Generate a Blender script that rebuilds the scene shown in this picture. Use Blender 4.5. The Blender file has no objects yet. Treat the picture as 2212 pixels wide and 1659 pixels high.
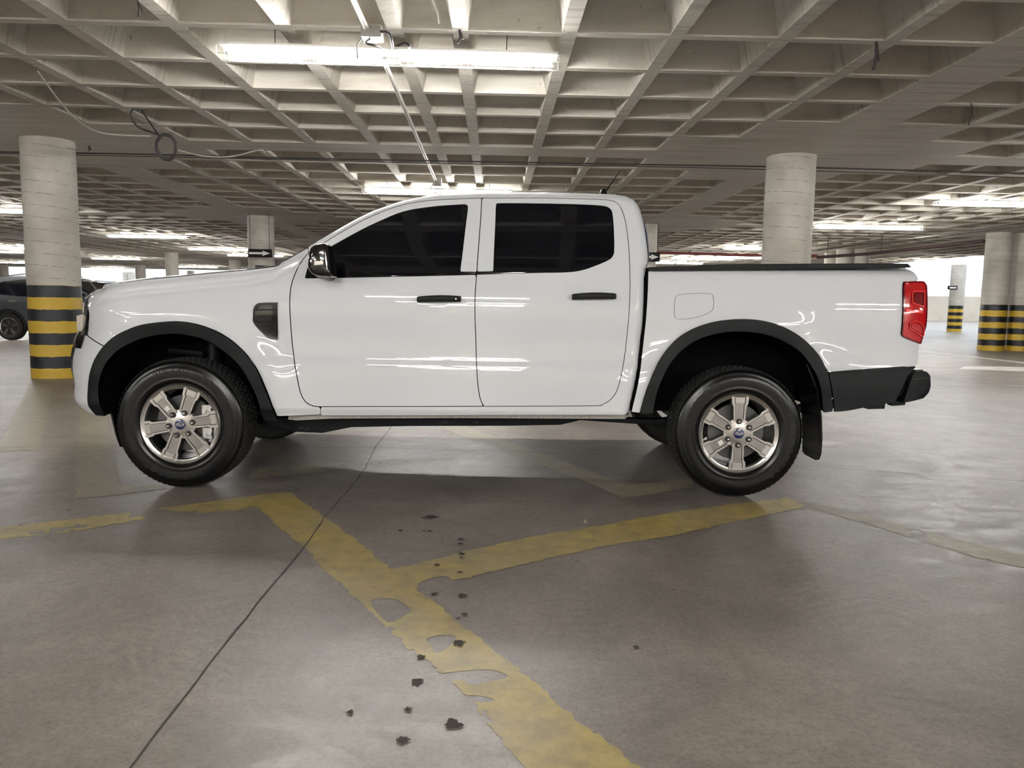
import bpy, bmesh, math, random
import numpy as np
from mathutils import Vector, Matrix, noise
random.seed(7)
PI = math.pi
SC = bpy.context.scene
COL = SC.collection

# ------------------------------------------------------------------ camera
F, PITCH, ROLL, CAMZ = 1661.0, 0.1081, 0.0162, 1.137       # focal length and pixel frame of 2212 x 1659
cd = bpy.data.cameras.new('camera'); cam = bpy.data.objects.new('camera', cd); COL.objects.link(cam)
cd.sensor_fit = 'HORIZONTAL'; cd.sensor_width = 36.0; cd.lens = F / 2212 * 36.0
cd.clip_start = 0.05; cd.clip_end = 300
cam.location = (0, 0, CAMZ)
cam.rotation_mode = 'QUATERNION'
_m = Matrix.Rotation(PI / 2 - PITCH, 3, 'X') @ Matrix.Rotation(ROLL, 3, 'Z')
cam.rotation_quaternion = _m.to_quaternion()
SC.camera = cam
# ------------------------------------------------------------------ view and daylight
SC.view_settings.view_transform = 'Standard'; SC.view_settings.look = 'None'
SC.view_settings.exposure = 1.95; SC.view_settings.gamma = 1.0; SC.view_settings.use_curve_mapping = False
SC.cycles.use_denoising = True
SC.cycles.max_bounces = 10; SC.cycles.diffuse_bounces = 5; SC.cycles.glossy_bounces = 4
SC.cycles.sample_clamp_indirect = 6.0
TUBE_POWER = 54.0
wd = bpy.data.worlds.new('daylight'); SC.world = wd; wd.use_nodes = True
_bg = wd.node_tree.nodes['Background']; _bg.inputs[0].default_value = (0.86, 0.93, 1.0, 1); _bg.inputs[1].default_value = 0.55

H = 3.15          # underside of the ribs

def ray(px, py):
    x, y = px - 1106, py - 829.5
    c, s = math.cos(ROLL), math.sin(ROLL)
    xr, yr = x * c + y * s, -x * s + y * c
    up = -yr
    return xr, F * math.cos(PITCH) + up * math.sin(PITCH), -F * math.sin(PITCH) + up * math.cos(PITCH)
def at_y(px, py, Y):
    a, b, c = ray(px, py); t = Y / b
    return a * t, CAMZ + c * t
def at_z(px, py, z):
    a, b, c = ray(px, py); t = (z - CAMZ) / c
    return a * t, b * t

# ------------------------------------------------------------------ materials
def newmat(name):
    m = bpy.data.materials.new(name); m.use_nodes = True
    return m, m.node_tree, m.node_tree.nodes['Principled BSDF']
def N(t, kind, **kw):
    n = t.nodes.new(kind)
    for k, v in kw.items():
        if k.startswith('i_'):
            n.inputs[k[2:].replace('_', ' ')].default_value = v
        else:
            setattr(n, k, v)
    return n
def rgb(c): return (c[0], c[1], c[2], 1)
def mat(name, col, rough=0.5, metal=0.0, var=0.06, scale=6.0, coat=0.0, bump=0.0, bscale=40.0, spec=0.5):
    m, t, b = newmat(name)
    tc = N(t, 'ShaderNodeTexCoord')
    ns = N(t, 'ShaderNodeTexNoise', i_Scale=scale, i_Detail=4.0); t.links.new(tc.outputs['Object'], ns.inputs['Vector'])
    mx = N(t, 'ShaderNodeMix', data_type='RGBA')
    mx.inputs['A'].default_value = rgb([c * (1 - var) for c in col]); mx.inputs['B'].default_value = rgb([min(1, c * (1 + var)) for c in col])
    t.links.new(ns.outputs['Fac'], mx.inputs['Factor']); t.links.new(mx.outputs['Result'], b.inputs['Base Color'])
    b.inputs['Roughness'].default_value = rough; b.inputs['Metallic'].default_value = metal
    b.inputs['Coat Weight'].default_value = coat; b.inputs['Coat Roughness'].default_value = 0.02
    b.inputs['Specular IOR Level'].default_value = spec
    if bump:
        n2 = N(t, 'ShaderNodeTexNoise', i_Scale=bscale, i_Detail=3.0); t.links.new(tc.outputs['Object'], n2.inputs['Vector'])
        bp = N(t, 'ShaderNodeBump', i_Strength=bump, i_Distance=0.004); t.links.new(n2.outputs['Fac'], bp.inputs['Height'])
        t.links.new(bp.outputs['Normal'], b.inputs['Normal'])
    return m
def emit(name, col, st):
    m, t, b = newmat(name)
    b.inputs['Base Color'].default_value = rgb(col)
    b.inputs['Emission Color'].default_value = rgb(col); b.inputs['Emission Strength'].default_value = st
    return m

M = {}
M['paint'] = mat('white_paint', (0.70, 0.722, 0.76), 0.6, 0, 0.0, coat=1.0, spec=0.1)
M['plastic'] = mat('black_plastic', (0.007, 0.0085, 0.0095), 0.5, 0, 0.1, bump=0.12, bscale=900, spec=0.2)
M['plastic2'] = mat('smooth_black_plastic', (0.004, 0.0045, 0.005), 0.25, spec=0.3)
M['gloss'] = mat('gloss_black', (0.006, 0.006, 0.007), 0.06, coat=1.0)
M['dark'] = mat('black_liner_and_gap_backing', (0.0025, 0.0028, 0.0035), 0.9, spec=0.1)  # liner black, also on the backing that stands in for gap shade
M['frame'] = mat('black_chassis_steel', (0.003, 0.004, 0.006), 0.5, spec=0.2)
M['glass'] = mat('dark_tinted_glass', (0.0025, 0.003, 0.005), 0.03, coat=0.0, spec=0.5)
M['rubber'] = mat('tyre_rubber', (0.0025, 0.0026, 0.003), 0.24, bump=0.06, bscale=120, spec=0.35)
M['tread'] = mat('tread_rubber', (0.012, 0.0118, 0.0115), 0.8, bump=0.2, bscale=200)
M['letter'] = mat('sidewall_letter_rubber', (0.007, 0.007, 0.008), 0.26)
M['rim'] = mat('satin_gunmetal', (0.50, 0.485, 0.465), 0.26, 0.9, 0.03)
M['rimpanel'] = mat('brushed_gunmetal_panel', (0.33, 0.315, 0.30), 0.24, 0.9, 0.03)
M['rimdark'] = mat('dark_gunmetal', (0.10, 0.10, 0.10), 0.35, 0.9, 0.03)
M['groove'] = mat('groove_black', (0.01, 0.01, 0.01), 0.6)
M['chrome'] = mat('chrome', (0.75, 0.75, 0.76), 0.08, 1.0, 0.0)
M['iron'] = mat('cast_iron', (0.55, 0.54, 0.52), 0.4, 0.8, 0.2, 30)
M['blue'] = mat('emblem_blue', (0.006, 0.012, 0.075), 0.2, coat=1)
M['sticker'] = mat('white_label', (0.75, 0.74, 0.70), 0.5)
M['red'] = mat('tail_lamp_red', (0.50, 0.008, 0.012), 0.08, coat=1.0)
M['reddark'] = mat('tail_lamp_dark_red', (0.16, 0.002, 0.006), 0.1, coat=1.0)
M['redlight'] = mat('tail_lamp_bright_red', (0.85, 0.05, 0.05), 0.12, coat=1.0)
M['lens'] = mat('clear_lamp_lens', (0.55, 0.52, 0.47), 0.08, 0.3, 0.1, 30, coat=1.0)
M['amber'] = mat('amber_reflector', (0.50, 0.22, 0.05), 0.15, 0.2, coat=1)
M['dirt'] = mat('dirty_sill_seam', (0.42, 0.40, 0.36), 0.7, 0, 0.6, 60)
M['steel'] = mat('galvanised_steel', (0.42, 0.42, 0.40), 0.4, 0.7, 0.15)
M['whitemetal'] = mat('white_enamel', (0.75, 0.74, 0.70), 0.4, 0, 0.05)
M['pipe'] = mat('painted_conduit', (0.62, 0.59, 0.54), 0.55, 0, 0.25, 14, bump=0.3)
M['cable'] = mat('black_cable', (0.03, 0.027, 0.025), 0.6)
M['palecable'] = mat('pale_cable', (0.5, 0.48, 0.43), 0.6)
M['redpipe'] = mat('red_pipe_paint', (0.17, 0.035, 0.03), 0.6)
M['rustpipe'] = mat('dark_red_pipe_paint', (0.05, 0.028, 0.028), 0.6)
M['box'] = mat('grey_junction_box', (0.30, 0.29, 0.27), 0.5, 0.3, 0.3, 30)
M['tube'] = emit('fluorescent_tube', (1.0, 0.985, 0.955), TUBE_POWER)
M['signblack'] = mat('sign_black', (0.008, 0.008, 0.008), 0.6, spec=0.2)
M['disc'] = mat('brake_disc_iron', (0.10, 0.10, 0.10), 0.5, 0.7, 0.2, 30)
M['signwhite'] = mat('sign_white', (0.75, 0.75, 0.72), 0.4)
M['greycar'] = mat('dark_grey_car_paint', (0.05, 0.052, 0.057), 0.35, 0.2, 0.02, coat=0.5)
M['blackcar'] = mat('black_car_paint', (0.004, 0.004, 0.005), 0.4, 0.0, 0.02, coat=0.2, spec=0.3)
M['wall'] = mat('stained_concrete_wall', (0.60, 0.54, 0.45), 0.85, 0, 0.25, 0.7, bump=0.3, bscale=8)
M['stain'] = mat('oil_stain', (0.075, 0.067, 0.058), 0.8, spec=0.15)
M['joint'] = mat('floor_joint_dark', (0.06, 0.055, 0.05), 0.8)
M['leaf'] = mat('foliage', (0.62, 0.66, 0.52), 0.8, 0, 0.5, 4)

def ceiling_mat():
    m, t, b = newmat('painted_waffle_concrete')
    tc = N(t, 'ShaderNodeTexCoord')
    n1 = N(t, 'ShaderNodeTexNoise', i_Scale=0.55, i_Detail=5.0); n2 = N(t, 'ShaderNodeTexNoise', i_Scale=16.0, i_Detail=6.0, i_Roughness=0.7)
    mp = N(t, 'ShaderNodeMapping'); mp.inputs['Scale'].default_value = (0.35, 9.0, 1.0)
    n3 = N(t, 'ShaderNodeTexNoise', i_Scale=1.6, i_Detail=5.0)
    for n in (n1, n2): t.links.new(tc.outputs['Object'], n.inputs['Vector'])
    t.links.new(tc.outputs['Object'], mp.inputs['Vector']); t.links.new(mp.outputs['Vector'], n3.inputs['Vector'])
    r = N(t, 'ShaderNodeValToRGB'); r.color_ramp.elements[0].position = 0.3; r.color_ramp.elements[1].position = 0.7
    r.color_ramp.elements[0].color = rgb((0.54, 0.50, 0.43)); r.color_ramp.elements[1].color = rgb((0.69, 0.65, 0.58))
    t.links.new(n1.outputs['Fac'], r.inputs['Fac'])
    mx = N(t, 'ShaderNodeMix', data_type='RGBA', blend_type='MULTIPLY'); mx.inputs['Factor'].default_value = 1.0
    r3 = N(t, 'ShaderNodeValToRGB'); r3.color_ramp.elements[0].position = 0.34; r3.color_ramp.elements[0].color = rgb((0.74, 0.73, 0.71)); r3.color_ramp.elements[1].position = 0.5; r3.color_ramp.elements[1].color = rgb((1, 1, 1))
    t.links.new(n3.outputs['Fac'], r3.inputs['Fac'])
    t.links.new(r.outputs['Color'], mx.inputs['A']); t.links.new(r3.outputs['Color'], mx.inputs['B'])
    r4 = N(t, 'ShaderNodeValToRGB'); r4.color_ramp.elements[0].position = 0.29; r4.color_ramp.elements[0].color = rgb((0.45, 0.42, 0.38)); r4.color_ramp.elements[1].position = 0.36; r4.color_ramp.elements[1].color = rgb((1, 1, 1))
    t.links.new(n2.outputs['Fac'], r4.inputs['Fac'])
    mx2 = N(t, 'ShaderNodeMix', data_type='RGBA', blend_type='MULTIPLY'); mx2.inputs['Factor'].default_value = 1.0
    t.links.new(mx.outputs['Result'], mx2.inputs['A']); t.links.new(r4.outputs['Color'], mx2.inputs['B'])
    t.links.new(mx2.outputs['Result'], b.inputs['Base Color'])
    b.inputs['Roughness'].default_value = 0.8
    bp = N(t, 'ShaderNodeBump', i_Strength=0.6, i_Distance=0.02); t.links.new(n2.outputs['Fac'], bp.inputs['Height']); t.links.new(bp.outputs['Normal'], b.inputs['Normal'])
    return m
M['ceiling'] = ceiling_mat()

def floor_mat():
    m, t, b = newmat('worn_polished_concrete')
    L = t.links.new
    tc = N(t, 'ShaderNodeTexCoord')
    big = N(t, 'ShaderNodeTexNoise', i_Scale=0.45, i_Detail=6.0, i_Roughness=0.6)
    mid = N(t, 'ShaderNodeTexNoise', i_Scale=1.7, i_Detail=10.0, i_Roughness=0.66, i_Distortion=0.5)
    sw = N(t, 'ShaderNodeTexNoise', i_Scale=1.1, i_Detail=2.0)
    mpx = N(t, 'ShaderNodeMapping'); mpx.inputs['Scale'].default_value = (0.8, 1.5, 1)
    scr = N(t, 'ShaderNodeTexNoise', i_Scale=5.0, i_Detail=8.0, i_Roughness=0.75, i_Distortion=1.4)
    fine = N(t, 'ShaderNodeTexNoise', i_Scale=70.0, i_Detail=5.0)
    for n in (big, mid, sw, fine): L(tc.outputs['Object'], n.inputs['Vector'])
    L(tc.outputs['Object'], mpx.inputs['Vector']); L(mpx.outputs['Vector'], scr.inputs['Vector'])
    # trowel arcs: rings of a distorted distance
    dn = N(t, 'ShaderNodeTexNoise', i_Scale=1.3, i_Detail=3.0); L(tc.outputs['Object'], dn.inputs['Vector'])
    va = N(t, 'ShaderNodeVectorMath', operation='MULTIPLY_ADD'); va.inputs[1].default_value = (0.5, 0.5, 0.5); L(dn.outputs['Color'], va.inputs[0]); L(tc.outputs['Object'], va.inputs[2])
    vo = N(t, 'ShaderNodeTexVoronoi', i_Scale=0.75); L(va.outputs['Vector'], vo.inputs['Vector'])
    ml = N(t, 'ShaderNodeMath', operation='MULTIPLY'); ml.inputs[1].default_value = 190.0; L(vo.outputs['Distance'], ml.inputs[0])
    sn = N(t, 'ShaderNodeMath', operation='SINE'); L(ml.outputs[0], sn.inputs[0])
    wv = N(t, 'ShaderNodeMapRange'); wv.inputs['From Min'].default_value = -1.0; L(sn.outputs[0], wv.inputs['Value'])
    r = N(t, 'ShaderNodeValToRGB'); e = r.color_ramp.elements
    e[0].position = 0.3; e[0].color = rgb((0.208, 0.184, 0.162)); e[1].position = 0.72; e[1].color = rgb((0.360, 0.325, 0.293))
    L(mid.outputs['Fac'], r.inputs['Fac'])
    rb = N(t, 'ShaderNodeValToRGB'); rb.color_ramp.elements[0].position = 0.35; rb.color_ramp.elements[0].color = rgb((0.80, 0.80, 0.80)); rb.color_ramp.elements[1].position = 0.62; rb.color_ramp.elements[1].color = rgb((1.08, 1.07, 1.06))
    L(big.outputs['Fac'], rb.inputs['Fac'])
    m1 = N(t, 'ShaderNodeMix', data_type='RGBA', blend_type='MULTIPLY'); m1.inputs['Factor'].default_value = 1.0
    L(r.outputs['Color'], m1.inputs['A']); L(rb.outputs['Color'], m1.inputs['B'])
    rs = N(t, 'ShaderNodeValToRGB'); rs.color_ramp.elements[0].position = 0.42; rs.color_ramp.elements[0].color = rgb((0.92, 0.92, 0.92)); rs.color_ramp.elements[1].position = 0.62; rs.color_ramp.elements[1].color = rgb((1.03, 1.03, 1.03))
    L(scr.outputs['Fac'], rs.inputs['Fac'])
    m2 = N(t, 'ShaderNodeMix', data_type='RGBA', blend_type='MULTIPLY'); m2.inputs['Factor'].default_value = 1.0
    L(m1.outputs['Result'], m2.inputs['A']); L(rs.outputs['Color'], m2.inputs['B'])
    m3 = N(t, 'ShaderNodeMix', data_type='RGBA', blend_type='SOFT_LIGHT'); m3.inputs['Factor'].default_value = 0.07
    L(m2.outputs['Result'], m3.inputs['A']); L(wv.outputs['Result'], m3.inputs['B'])
    msk = N(t, 'ShaderNodeMapRange'); msk.inputs['From Min'].default_value = 0.5; msk.inputs['From Max'].default_value = 0.65; msk.inputs['To Max'].default_value = 0.08; L(sw.outputs['Fac'], msk.inputs['Value']); L(msk.outputs['Result'], m3.inputs['Factor'])
    rf = N(t, 'ShaderNodeValToRGB'); rf.color_ramp.elements[0].position = 0.33; rf.color_ramp.elements[0].color = rgb((0.80, 0.79, 0.78)); rf.color_ramp.elements[1].position = 0.55; rf.color_ramp.elements[1].color = rgb((1.04, 1.04, 1.04)); L(fine.outputs['Fac'], rf.inputs['Fac'])
    sp2 = N(t, 'ShaderNodeTexNoise', i_Scale=22.0, i_Detail=9.0, i_Roughness=0.8); L(tc.outputs['Object'], sp2.inputs['Vector'])
    rg = N(t, 'ShaderNodeValToRGB'); rg.color_ramp.elements[0].position = 0.36; rg.color_ramp.elements[0].color = rgb((0.82, 0.81, 0.80)); rg.color_ramp.elements[1].position = 0.62; rg.color_ramp.elements[1].color = rgb((1.08, 1.07, 1.06)); L(sp2.outputs['Fac'], rg.inputs['Fac'])
    m4 = N(t, 'ShaderNodeMix', data_type='RGBA', blend_type='MULTIPLY'); m4.inputs['Factor'].default_value = 1.0; L(m3.outputs['Result'], m4.inputs['A']); L(rf.outputs['Color'], m4.inputs['B'])
    m5 = N(t, 'ShaderNodeMix', data_type='RGBA', blend_type='MULTIPLY'); m5.inputs['Factor'].default_value = 1.0; L(m4.outputs['Result'], m5.inputs['A']); L(rg.outputs['Color'], m5.inputs['B'])
    L(m5.outputs['Result'], b.inputs['Base Color'])
    rr = N(t, 'ShaderNodeMapRange'); rr.inputs['From Min'].default_value = 0.3; rr.inputs['From Max'].default_value = 0.7
    rr.inputs['To Min'].default_value = 0.30; rr.inputs['To Max'].default_value = 0.52
    L(scr.outputs['Fac'], rr.inputs['Value']); L(rr.outputs['Result'], b.inputs['Roughness'])
    bp = N(t, 'ShaderNodeBump', i_Strength=0.12, i_Distance=0.01); L(mid.outputs['Fac'], bp.inputs['Height'])
    bp2 = N(t, 'ShaderNodeBump', i_Strength=0.10, i_Distance=0.002); L(fine.outputs['Fac'], bp2.inputs['Height']); L(bp.outputs['Normal'], bp2.inputs['Normal'])
    L(bp2.outputs['Normal'], b.inputs['Normal'])
    return m
M['floor'] = floor_mat()

def paint_mat(name, c0, c1, wear=0.5):
    m, t, b = newmat(name); L = t.links.new
    tc = N(t, 'ShaderNodeTexCoord')
    n1 = N(t, 'ShaderNodeTexNoise', i_Scale=9.0, i_Detail=8.0, i_Roughness=0.7); n2 = N(t, 'ShaderNodeTexNoise', i_Scale=2.0, i_Detail=3.0)
    for n in (n1, n2): L(tc.outputs['Object'], n.inputs['Vector'])
    r = N(t, 'ShaderNodeValToRGB'); r.color_ramp.elements[0].position = 0.32; r.color_ramp.elements[1].position = 0.62
    r.color_ramp.elements[0].color = rgb(c0); r.color_ramp.elements[1].color = rgb(c1)
    L(n1.outputs['Fac'], r.inputs['Fac'])
    mx = N(t, 'ShaderNodeMix', data_type='RGBA'); mx.inputs['B'].default_value = rgb((0.30, 0.265, 0.20))
    r2 = N(t, 'ShaderNodeMapRange'); r2.inputs['From Min'].default_value = 0.4; r2.inputs['From Max'].default_value = 0.7; r2.inputs['To Max'].default_value = wear
    L(n2.outputs['Fac'], r2.inputs['Value']); L(r2.outputs['Result'], mx.inputs['Factor']); L(r.outputs['Color'], mx.inputs['A'])
    L(mx.outputs['Result'], b.inputs['Base Color']); b.inputs['Roughness'].default_value = 0.45
    bp = N(t, 'ShaderNodeBump', i_Strength=0.5, i_Distance=0.004); L(n1.outputs['Fac'], bp.inputs['Height']); L(bp.outputs['Normal'], b.inputs['Normal'])
    return m
M['yellow'] = paint_mat('worn_yellow_floor_paint', (0.30, 0.235, 0.095), (0.52, 0.40, 0.12), 0.55)
M['paleyellow'] = paint_mat('faded_floor_paint', (0.25, 0.22, 0.16), (0.37, 0.33, 0.225), 0.8)
M['whiteline'] = paint_mat('white_floor_paint', (0.5, 0.49, 0.46), (0.7, 0.69, 0.66), 0.3)

def column_mat():
    m, t, b = newmat('striped_concrete_column'); L = t.links.new
    tc = N(t, 'ShaderNodeTexCoord'); sp = N(t, 'ShaderNodeSeparateXYZ'); L(tc.outputs['Object'], sp.inputs['Vector'])
    n0 = N(t, 'ShaderNodeTexNoise', i_Scale=7.0, i_Detail=4.0); n1 = N(t, 'ShaderNodeTexNoise', i_Scale=2.2, i_Detail=6.0)
    mp = N(t, 'ShaderNodeMapping'); mp.inputs['Scale'].default_value = (1, 1, 4.0)
    n2 = N(t, 'ShaderNodeTexNoise', i_Scale=12.0, i_Detail=7.0, i_Roughness=0.75); L(tc.outputs['Object'], mp.inputs['Vector']); L(mp.outputs['Vector'], n2.inputs['Vector'])
    for n in (n0, n1): L(tc.outputs['Object'], n.inputs['Vector'])
    def mth(op, a, bb=None):
        n = N(t, 'ShaderNodeMath', operation=op)
        for i, v in enumerate((a, bb)):
            if v is None: continue
            if isinstance(v, (int, float)): n.inputs[i].default_value = v
            else: L(v, n.inputs[i])
        return n.outputs[0]
    zw = mth('ADD', sp.outputs['Z'], mth('MULTIPLY', mth('SUBTRACT', n0.outputs['Fac'], 0.5), 0.03))
    idx = mth('MODULO', mth('FLOOR', mth('DIVIDE', mth('ADD', zw, 0.02), 0.157)), 2.0)       # 0 yellow, 1 black
    r1 = N(t, 'ShaderNodeMix', data_type='RGBA'); r1.inputs['A'].default_value = rgb((0.66, 0.44, 0.045)); r1.inputs['B'].default_value = rgb((0.012, 0.0135, 0.019))
    L(idx, r1.inputs['Factor'])
    rc = N(t, 'ShaderNodeValToRGB'); rc.color_ramp.elements[0].position = 0.3; rc.color_ramp.elements[0].color = rgb((0.47, 0.44, 0.385)); rc.color_ramp.elements[1].position = 0.7; rc.color_ramp.elements[1].color = rgb((0.66, 0.63, 0.57))
    L(n1.outputs['Fac'], rc.inputs['Fac'])
    # spiral seams of the cardboard form
    at = mth('ARCTAN2', sp.outputs['Y'], sp.outputs['X'])
    ph = mth('FRACT', mth('ADD', mth('DIVIDE', sp.outputs['Z'], 0.155), mth('DIVIDE', at, 2 * PI)))
    seam = mth('LESS_THAN', mth('ABSOLUTE', mth('SUBTRACT', ph, 0.5)), 0.03)
    sm = mth('MULTIPLY', seam, mth('GREATER_THAN', n2.outputs['Fac'], 0.50))
    rd = N(t, 'ShaderNodeValToRGB'); rd.color_ramp.elements[0].position = 0.30; rd.color_ramp.elements[0].color = rgb((1, 1, 1)); rd.color_ramp.elements[1].position = 0.345; rd.color_ramp.elements[1].color = rgb((0, 0, 0))
    L(n2.outputs['Fac'], rd.inputs['Fac'])
    dk = mth('MULTIPLY', mth('MAXIMUM', sm, rd.outputs['Color']), 0.62)
    cc = N(t, 'ShaderNodeMix', data_type='RGBA'); cc.inputs['B'].default_value = rgb((0.12, 0.105, 0.09)); L(rc.outputs['Color'], cc.inputs['A']); L(dk, cc.inputs['Factor'])
    top = mth('GREATER_THAN', zw, 1.24)
    fin = N(t, 'ShaderNodeMix', data_type='RGBA'); L(top, fin.inputs['Factor']); L(r1.outputs['Result'], fin.inputs['A']); L(cc.outputs['Result'], fin.inputs['B'])
    L(fin.outputs['Result'], b.inputs['Base Color'])
    ro = N(t, 'ShaderNodeMapRange'); L(top, ro.inputs['Value']); ro.inputs['To Min'].default_value = 0.32; ro.inputs['To Max'].default_value = 0.6
    L(ro.outputs['Result'], b.inputs['Roughness'])
    bp = N(t, 'ShaderNodeBump', i_Strength=0.5, i_Distance=0.01); hh = mth('SUBTRACT', n2.outputs['Fac'], mth('MULTIPLY', seam, 0.5)); L(hh, bp.inputs['Height']); L(bp.outputs['Normal'], b.inputs['Normal'])
    return m
M['column'] = column_mat()

# ------------------------------------------------------------------ object helpers
def link(name, me, mats, parent=None, loc=None, smooth=False):
    o = bpy.data.objects.new(name, me); COL.objects.link(o)
    if not isinstance(mats, (list, tuple)): mats = [mats]
    for m in mats: me.materials.append(M[m] if isinstance(m, str) else m)
    if parent is not None: o.parent = parent
    if loc is not None: o.location = loc
    if smooth: me.polygons.foreach_set('use_smooth', [True] * len(me.polygons))
    return o
def empty(name, loc, rz=0.0):
    o = bpy.data.objects.new(name, None); COL.objects.link(o); o.location = loc; o.rotation_euler = (0, 0, rz); o.empty_display_size = 0.1
    return o
def tag(o, label=None, cat=None, group=None, kind=None):
    if label: o['label'] = label
    if cat: o['category'] = cat
    if group: o['group'] = group
    if kind: o['kind'] = kind
    return o
def copy_tree(o, parent=None):
    c = o.copy(); COL.objects.link(c); c.parent = parent
    for ch in list(o.children): copy_tree(ch, c)
    return c
class MB:
    """collects polygons of one mesh"""
    def __init__(s): s.v = []; s.f = []; s.m = []
    def add(s, vs, fs, mi=0):
        k = len(s.v); s.v += [tuple(v) for v in vs]; s.f += [tuple(i + k for i in f) for f in fs]; s.m += [mi] * len(fs)
    def box(s, a, b, mi=0):
        x0, y0, z0 = a; x1, y1, z1 = b
        s.add([(x0, y0, z0), (x1, y0, z0), (x1, y1, z0), (x0, y1, z0), (x0, y0, z1), (x1, y0, z1), (x1, y1, z1), (x0, y1, z1)],
              [(0, 3, 2, 1), (4, 5, 6, 7), (0, 1, 5, 4), (1, 2, 6, 5), (2, 3, 7, 6), (3, 0, 4, 7)], mi)
    def tube(s, pts, r, n=8, mi=0, cap=True):
        pts = [Vector(p) for p in pts]; rs = r if isinstance(r, (list, tuple)) else [r] * len(pts)
        rings = []; ref = None
        for i, p in enumerate(pts):
            d = (pts[min(i + 1, len(pts) - 1)] - pts[max(i - 1, 0)]).normalized()
            if ref is None: ref = d.orthogonal().normalized()
            ref = (ref - d * ref.dot(d)).normalized(); q = d.cross(ref)
            rings.append([p + (ref * math.cos(2 * PI * k / n) + q * math.sin(2 * PI * k / n)) * rs[i] for k in range(n)])
        vs = [v for g in rings for v in g]; fs = []
        for i in range(len(pts) - 1):
            for k in range(n): fs.append((i * n + k, i * n + (k + 1) % n, (i + 1) * n + (k + 1) % n, (i + 1) * n + k))
        if cap: fs.append(tuple(reversed(range(n)))); fs.append(tuple((len(pts) - 1) * n + k for k in range(n)))
        s.add(vs, fs, mi)
    def lathe(s, prof, n=48, mi=0, c=(0, 0, 0), axis='Y', rfun=None):
        """prof: (radius, height along axis)"""
        vs = []
        for j, (r, h) in enumerate(prof):
            for k in range(n):
                a = 2 * PI * k / n; rr = r if rfun is None else rfun(j, k, r)
                p = (rr * math.cos(a), h, rr * math.sin(a)) if axis == 'Y' else (rr * math.cos(a), rr * math.sin(a), h)
                vs.append((p[0] + c[0], p[1] + c[1], p[2] + c[2]))
        fs = []
        for j in range(len(prof) - 1):
            for k in range(n):
                q = (j * n + k, j * n + (k + 1) % n, (j + 1) * n + (k + 1) % n, (j + 1) * n + k)
                fs.append(q if axis == 'Y' else q)
        s.add(vs, fs, mi)
    def prism(s, poly, y0, y1, mi=0, side=None):
        """polygon in xz, extruded from y0 (facing -Y) to y1"""
        n = len(poly); ar = sum(poly[i][0] * poly[(i + 1) % n][1] - poly[(i + 1) % n][0] * poly[i][1] for i in range(n))
        if ar < 0: poly = poly[::-1]
        vs = [(x, y0, z) for x, z in poly] + [(x, y1, z) for x, z in poly]
        s.add(vs, [tuple(range(n)), tuple(reversed(range(n, 2 * n)))], mi)
        s.add(vs, [((i + 1) % n, i, i + n, (i + 1) % n + n) for i in range(n)], mi if side is None else side)
    def build(s, name, mats, parent=None, loc=None, smooth=False, fix=True, bevel=0.0):
        me = bpy.data.meshes.new(name)
        me.from_pydata(s.v, [], s.f); me.update()
        o = link(name, me, mats, parent, loc, smooth)
        me.polygons.foreach_set('material_index', s.m)
        if fix or bevel:
            bm = bmesh.new(); bm.from_mesh(me)
            if fix:
                bmesh.ops.remove_doubles(bm, verts=bm.verts, dist=1e-5)
                bmesh.ops.recalc_face_normals(bm, faces=bm.faces)
            if bevel: bmesh.ops.bevel(bm, geom=[e for e in bm.edges if len(e.link_faces) == 2 and e.calc_face_angle(0) > 0.5], offset=bevel, segments=2, affect='EDGES', profile=0.6)
            bm.to_mesh(me); bm.free()
        if smooth:
            me.polygons.foreach_set('use_smooth', [True] * len(me.polygons))
            me.set_sharp_from_angle(angle=math.radians(40))
        return o

def catmull(pts, closed=True, n=6):
    P = [np.array(p, float) for p in pts]; L = len(P); out = []
    rng = range(L if closed else L - 1)
    for i in rng:
        p0 = P[(i - 1) % L] if closed or i > 0 else P[i]; p1 = P[i]; p2 = P[(i + 1) % L]
        p3 = P[(i + 2) % L] if closed or i + 2 < L else P[(i + 1) % L]
        if np.abs(p1 - p2).max() < 1e-9: continue
        for k in range(n):
            t = k / n
            out.append(tuple(0.5 * ((2 * p1) + (-p0 + p2) * t + (2 * p0 - 5 * p1 + 4 * p2 - p3) * t * t + (-p0 + 3 * p1 - 3 * p2 + p3) * t ** 3)))
    if not closed: out.append(tuple(P[-1]))
    return out

def sdf(poly, X, Z):
    """signed distance, positive inside"""
    d = np.full(X.shape, 1e9); ins = np.zeros(X.shape, bool); n = len(poly)
    for i in range(n):
        x0, z0 = poly[i][0], poly[i][1]; x1, z1 = poly[(i + 1) % n][0], poly[(i + 1) % n][1]
        dx, dz = x1 - x0, z1 - z0; L = dx * dx + dz * dz
        if L < 1e-14: continue
        t = np.clip(((X - x0) * dx + (Z - z0) * dz) / L, 0, 1)
        d = np.minimum(d, (X - x0 - t * dx) ** 2 + (Z - z0 - t * dz) ** 2)
        c = (z0 > Z) != (z1 > Z)
        with np.errstate(divide='ignore', invalid='ignore'):
            ins ^= c & (X < (dx) * (Z - z0) / (dz if dz else 1e-12) + x0)
    d = np.sqrt(d)
    return np.where(ins, d, -d)

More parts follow.
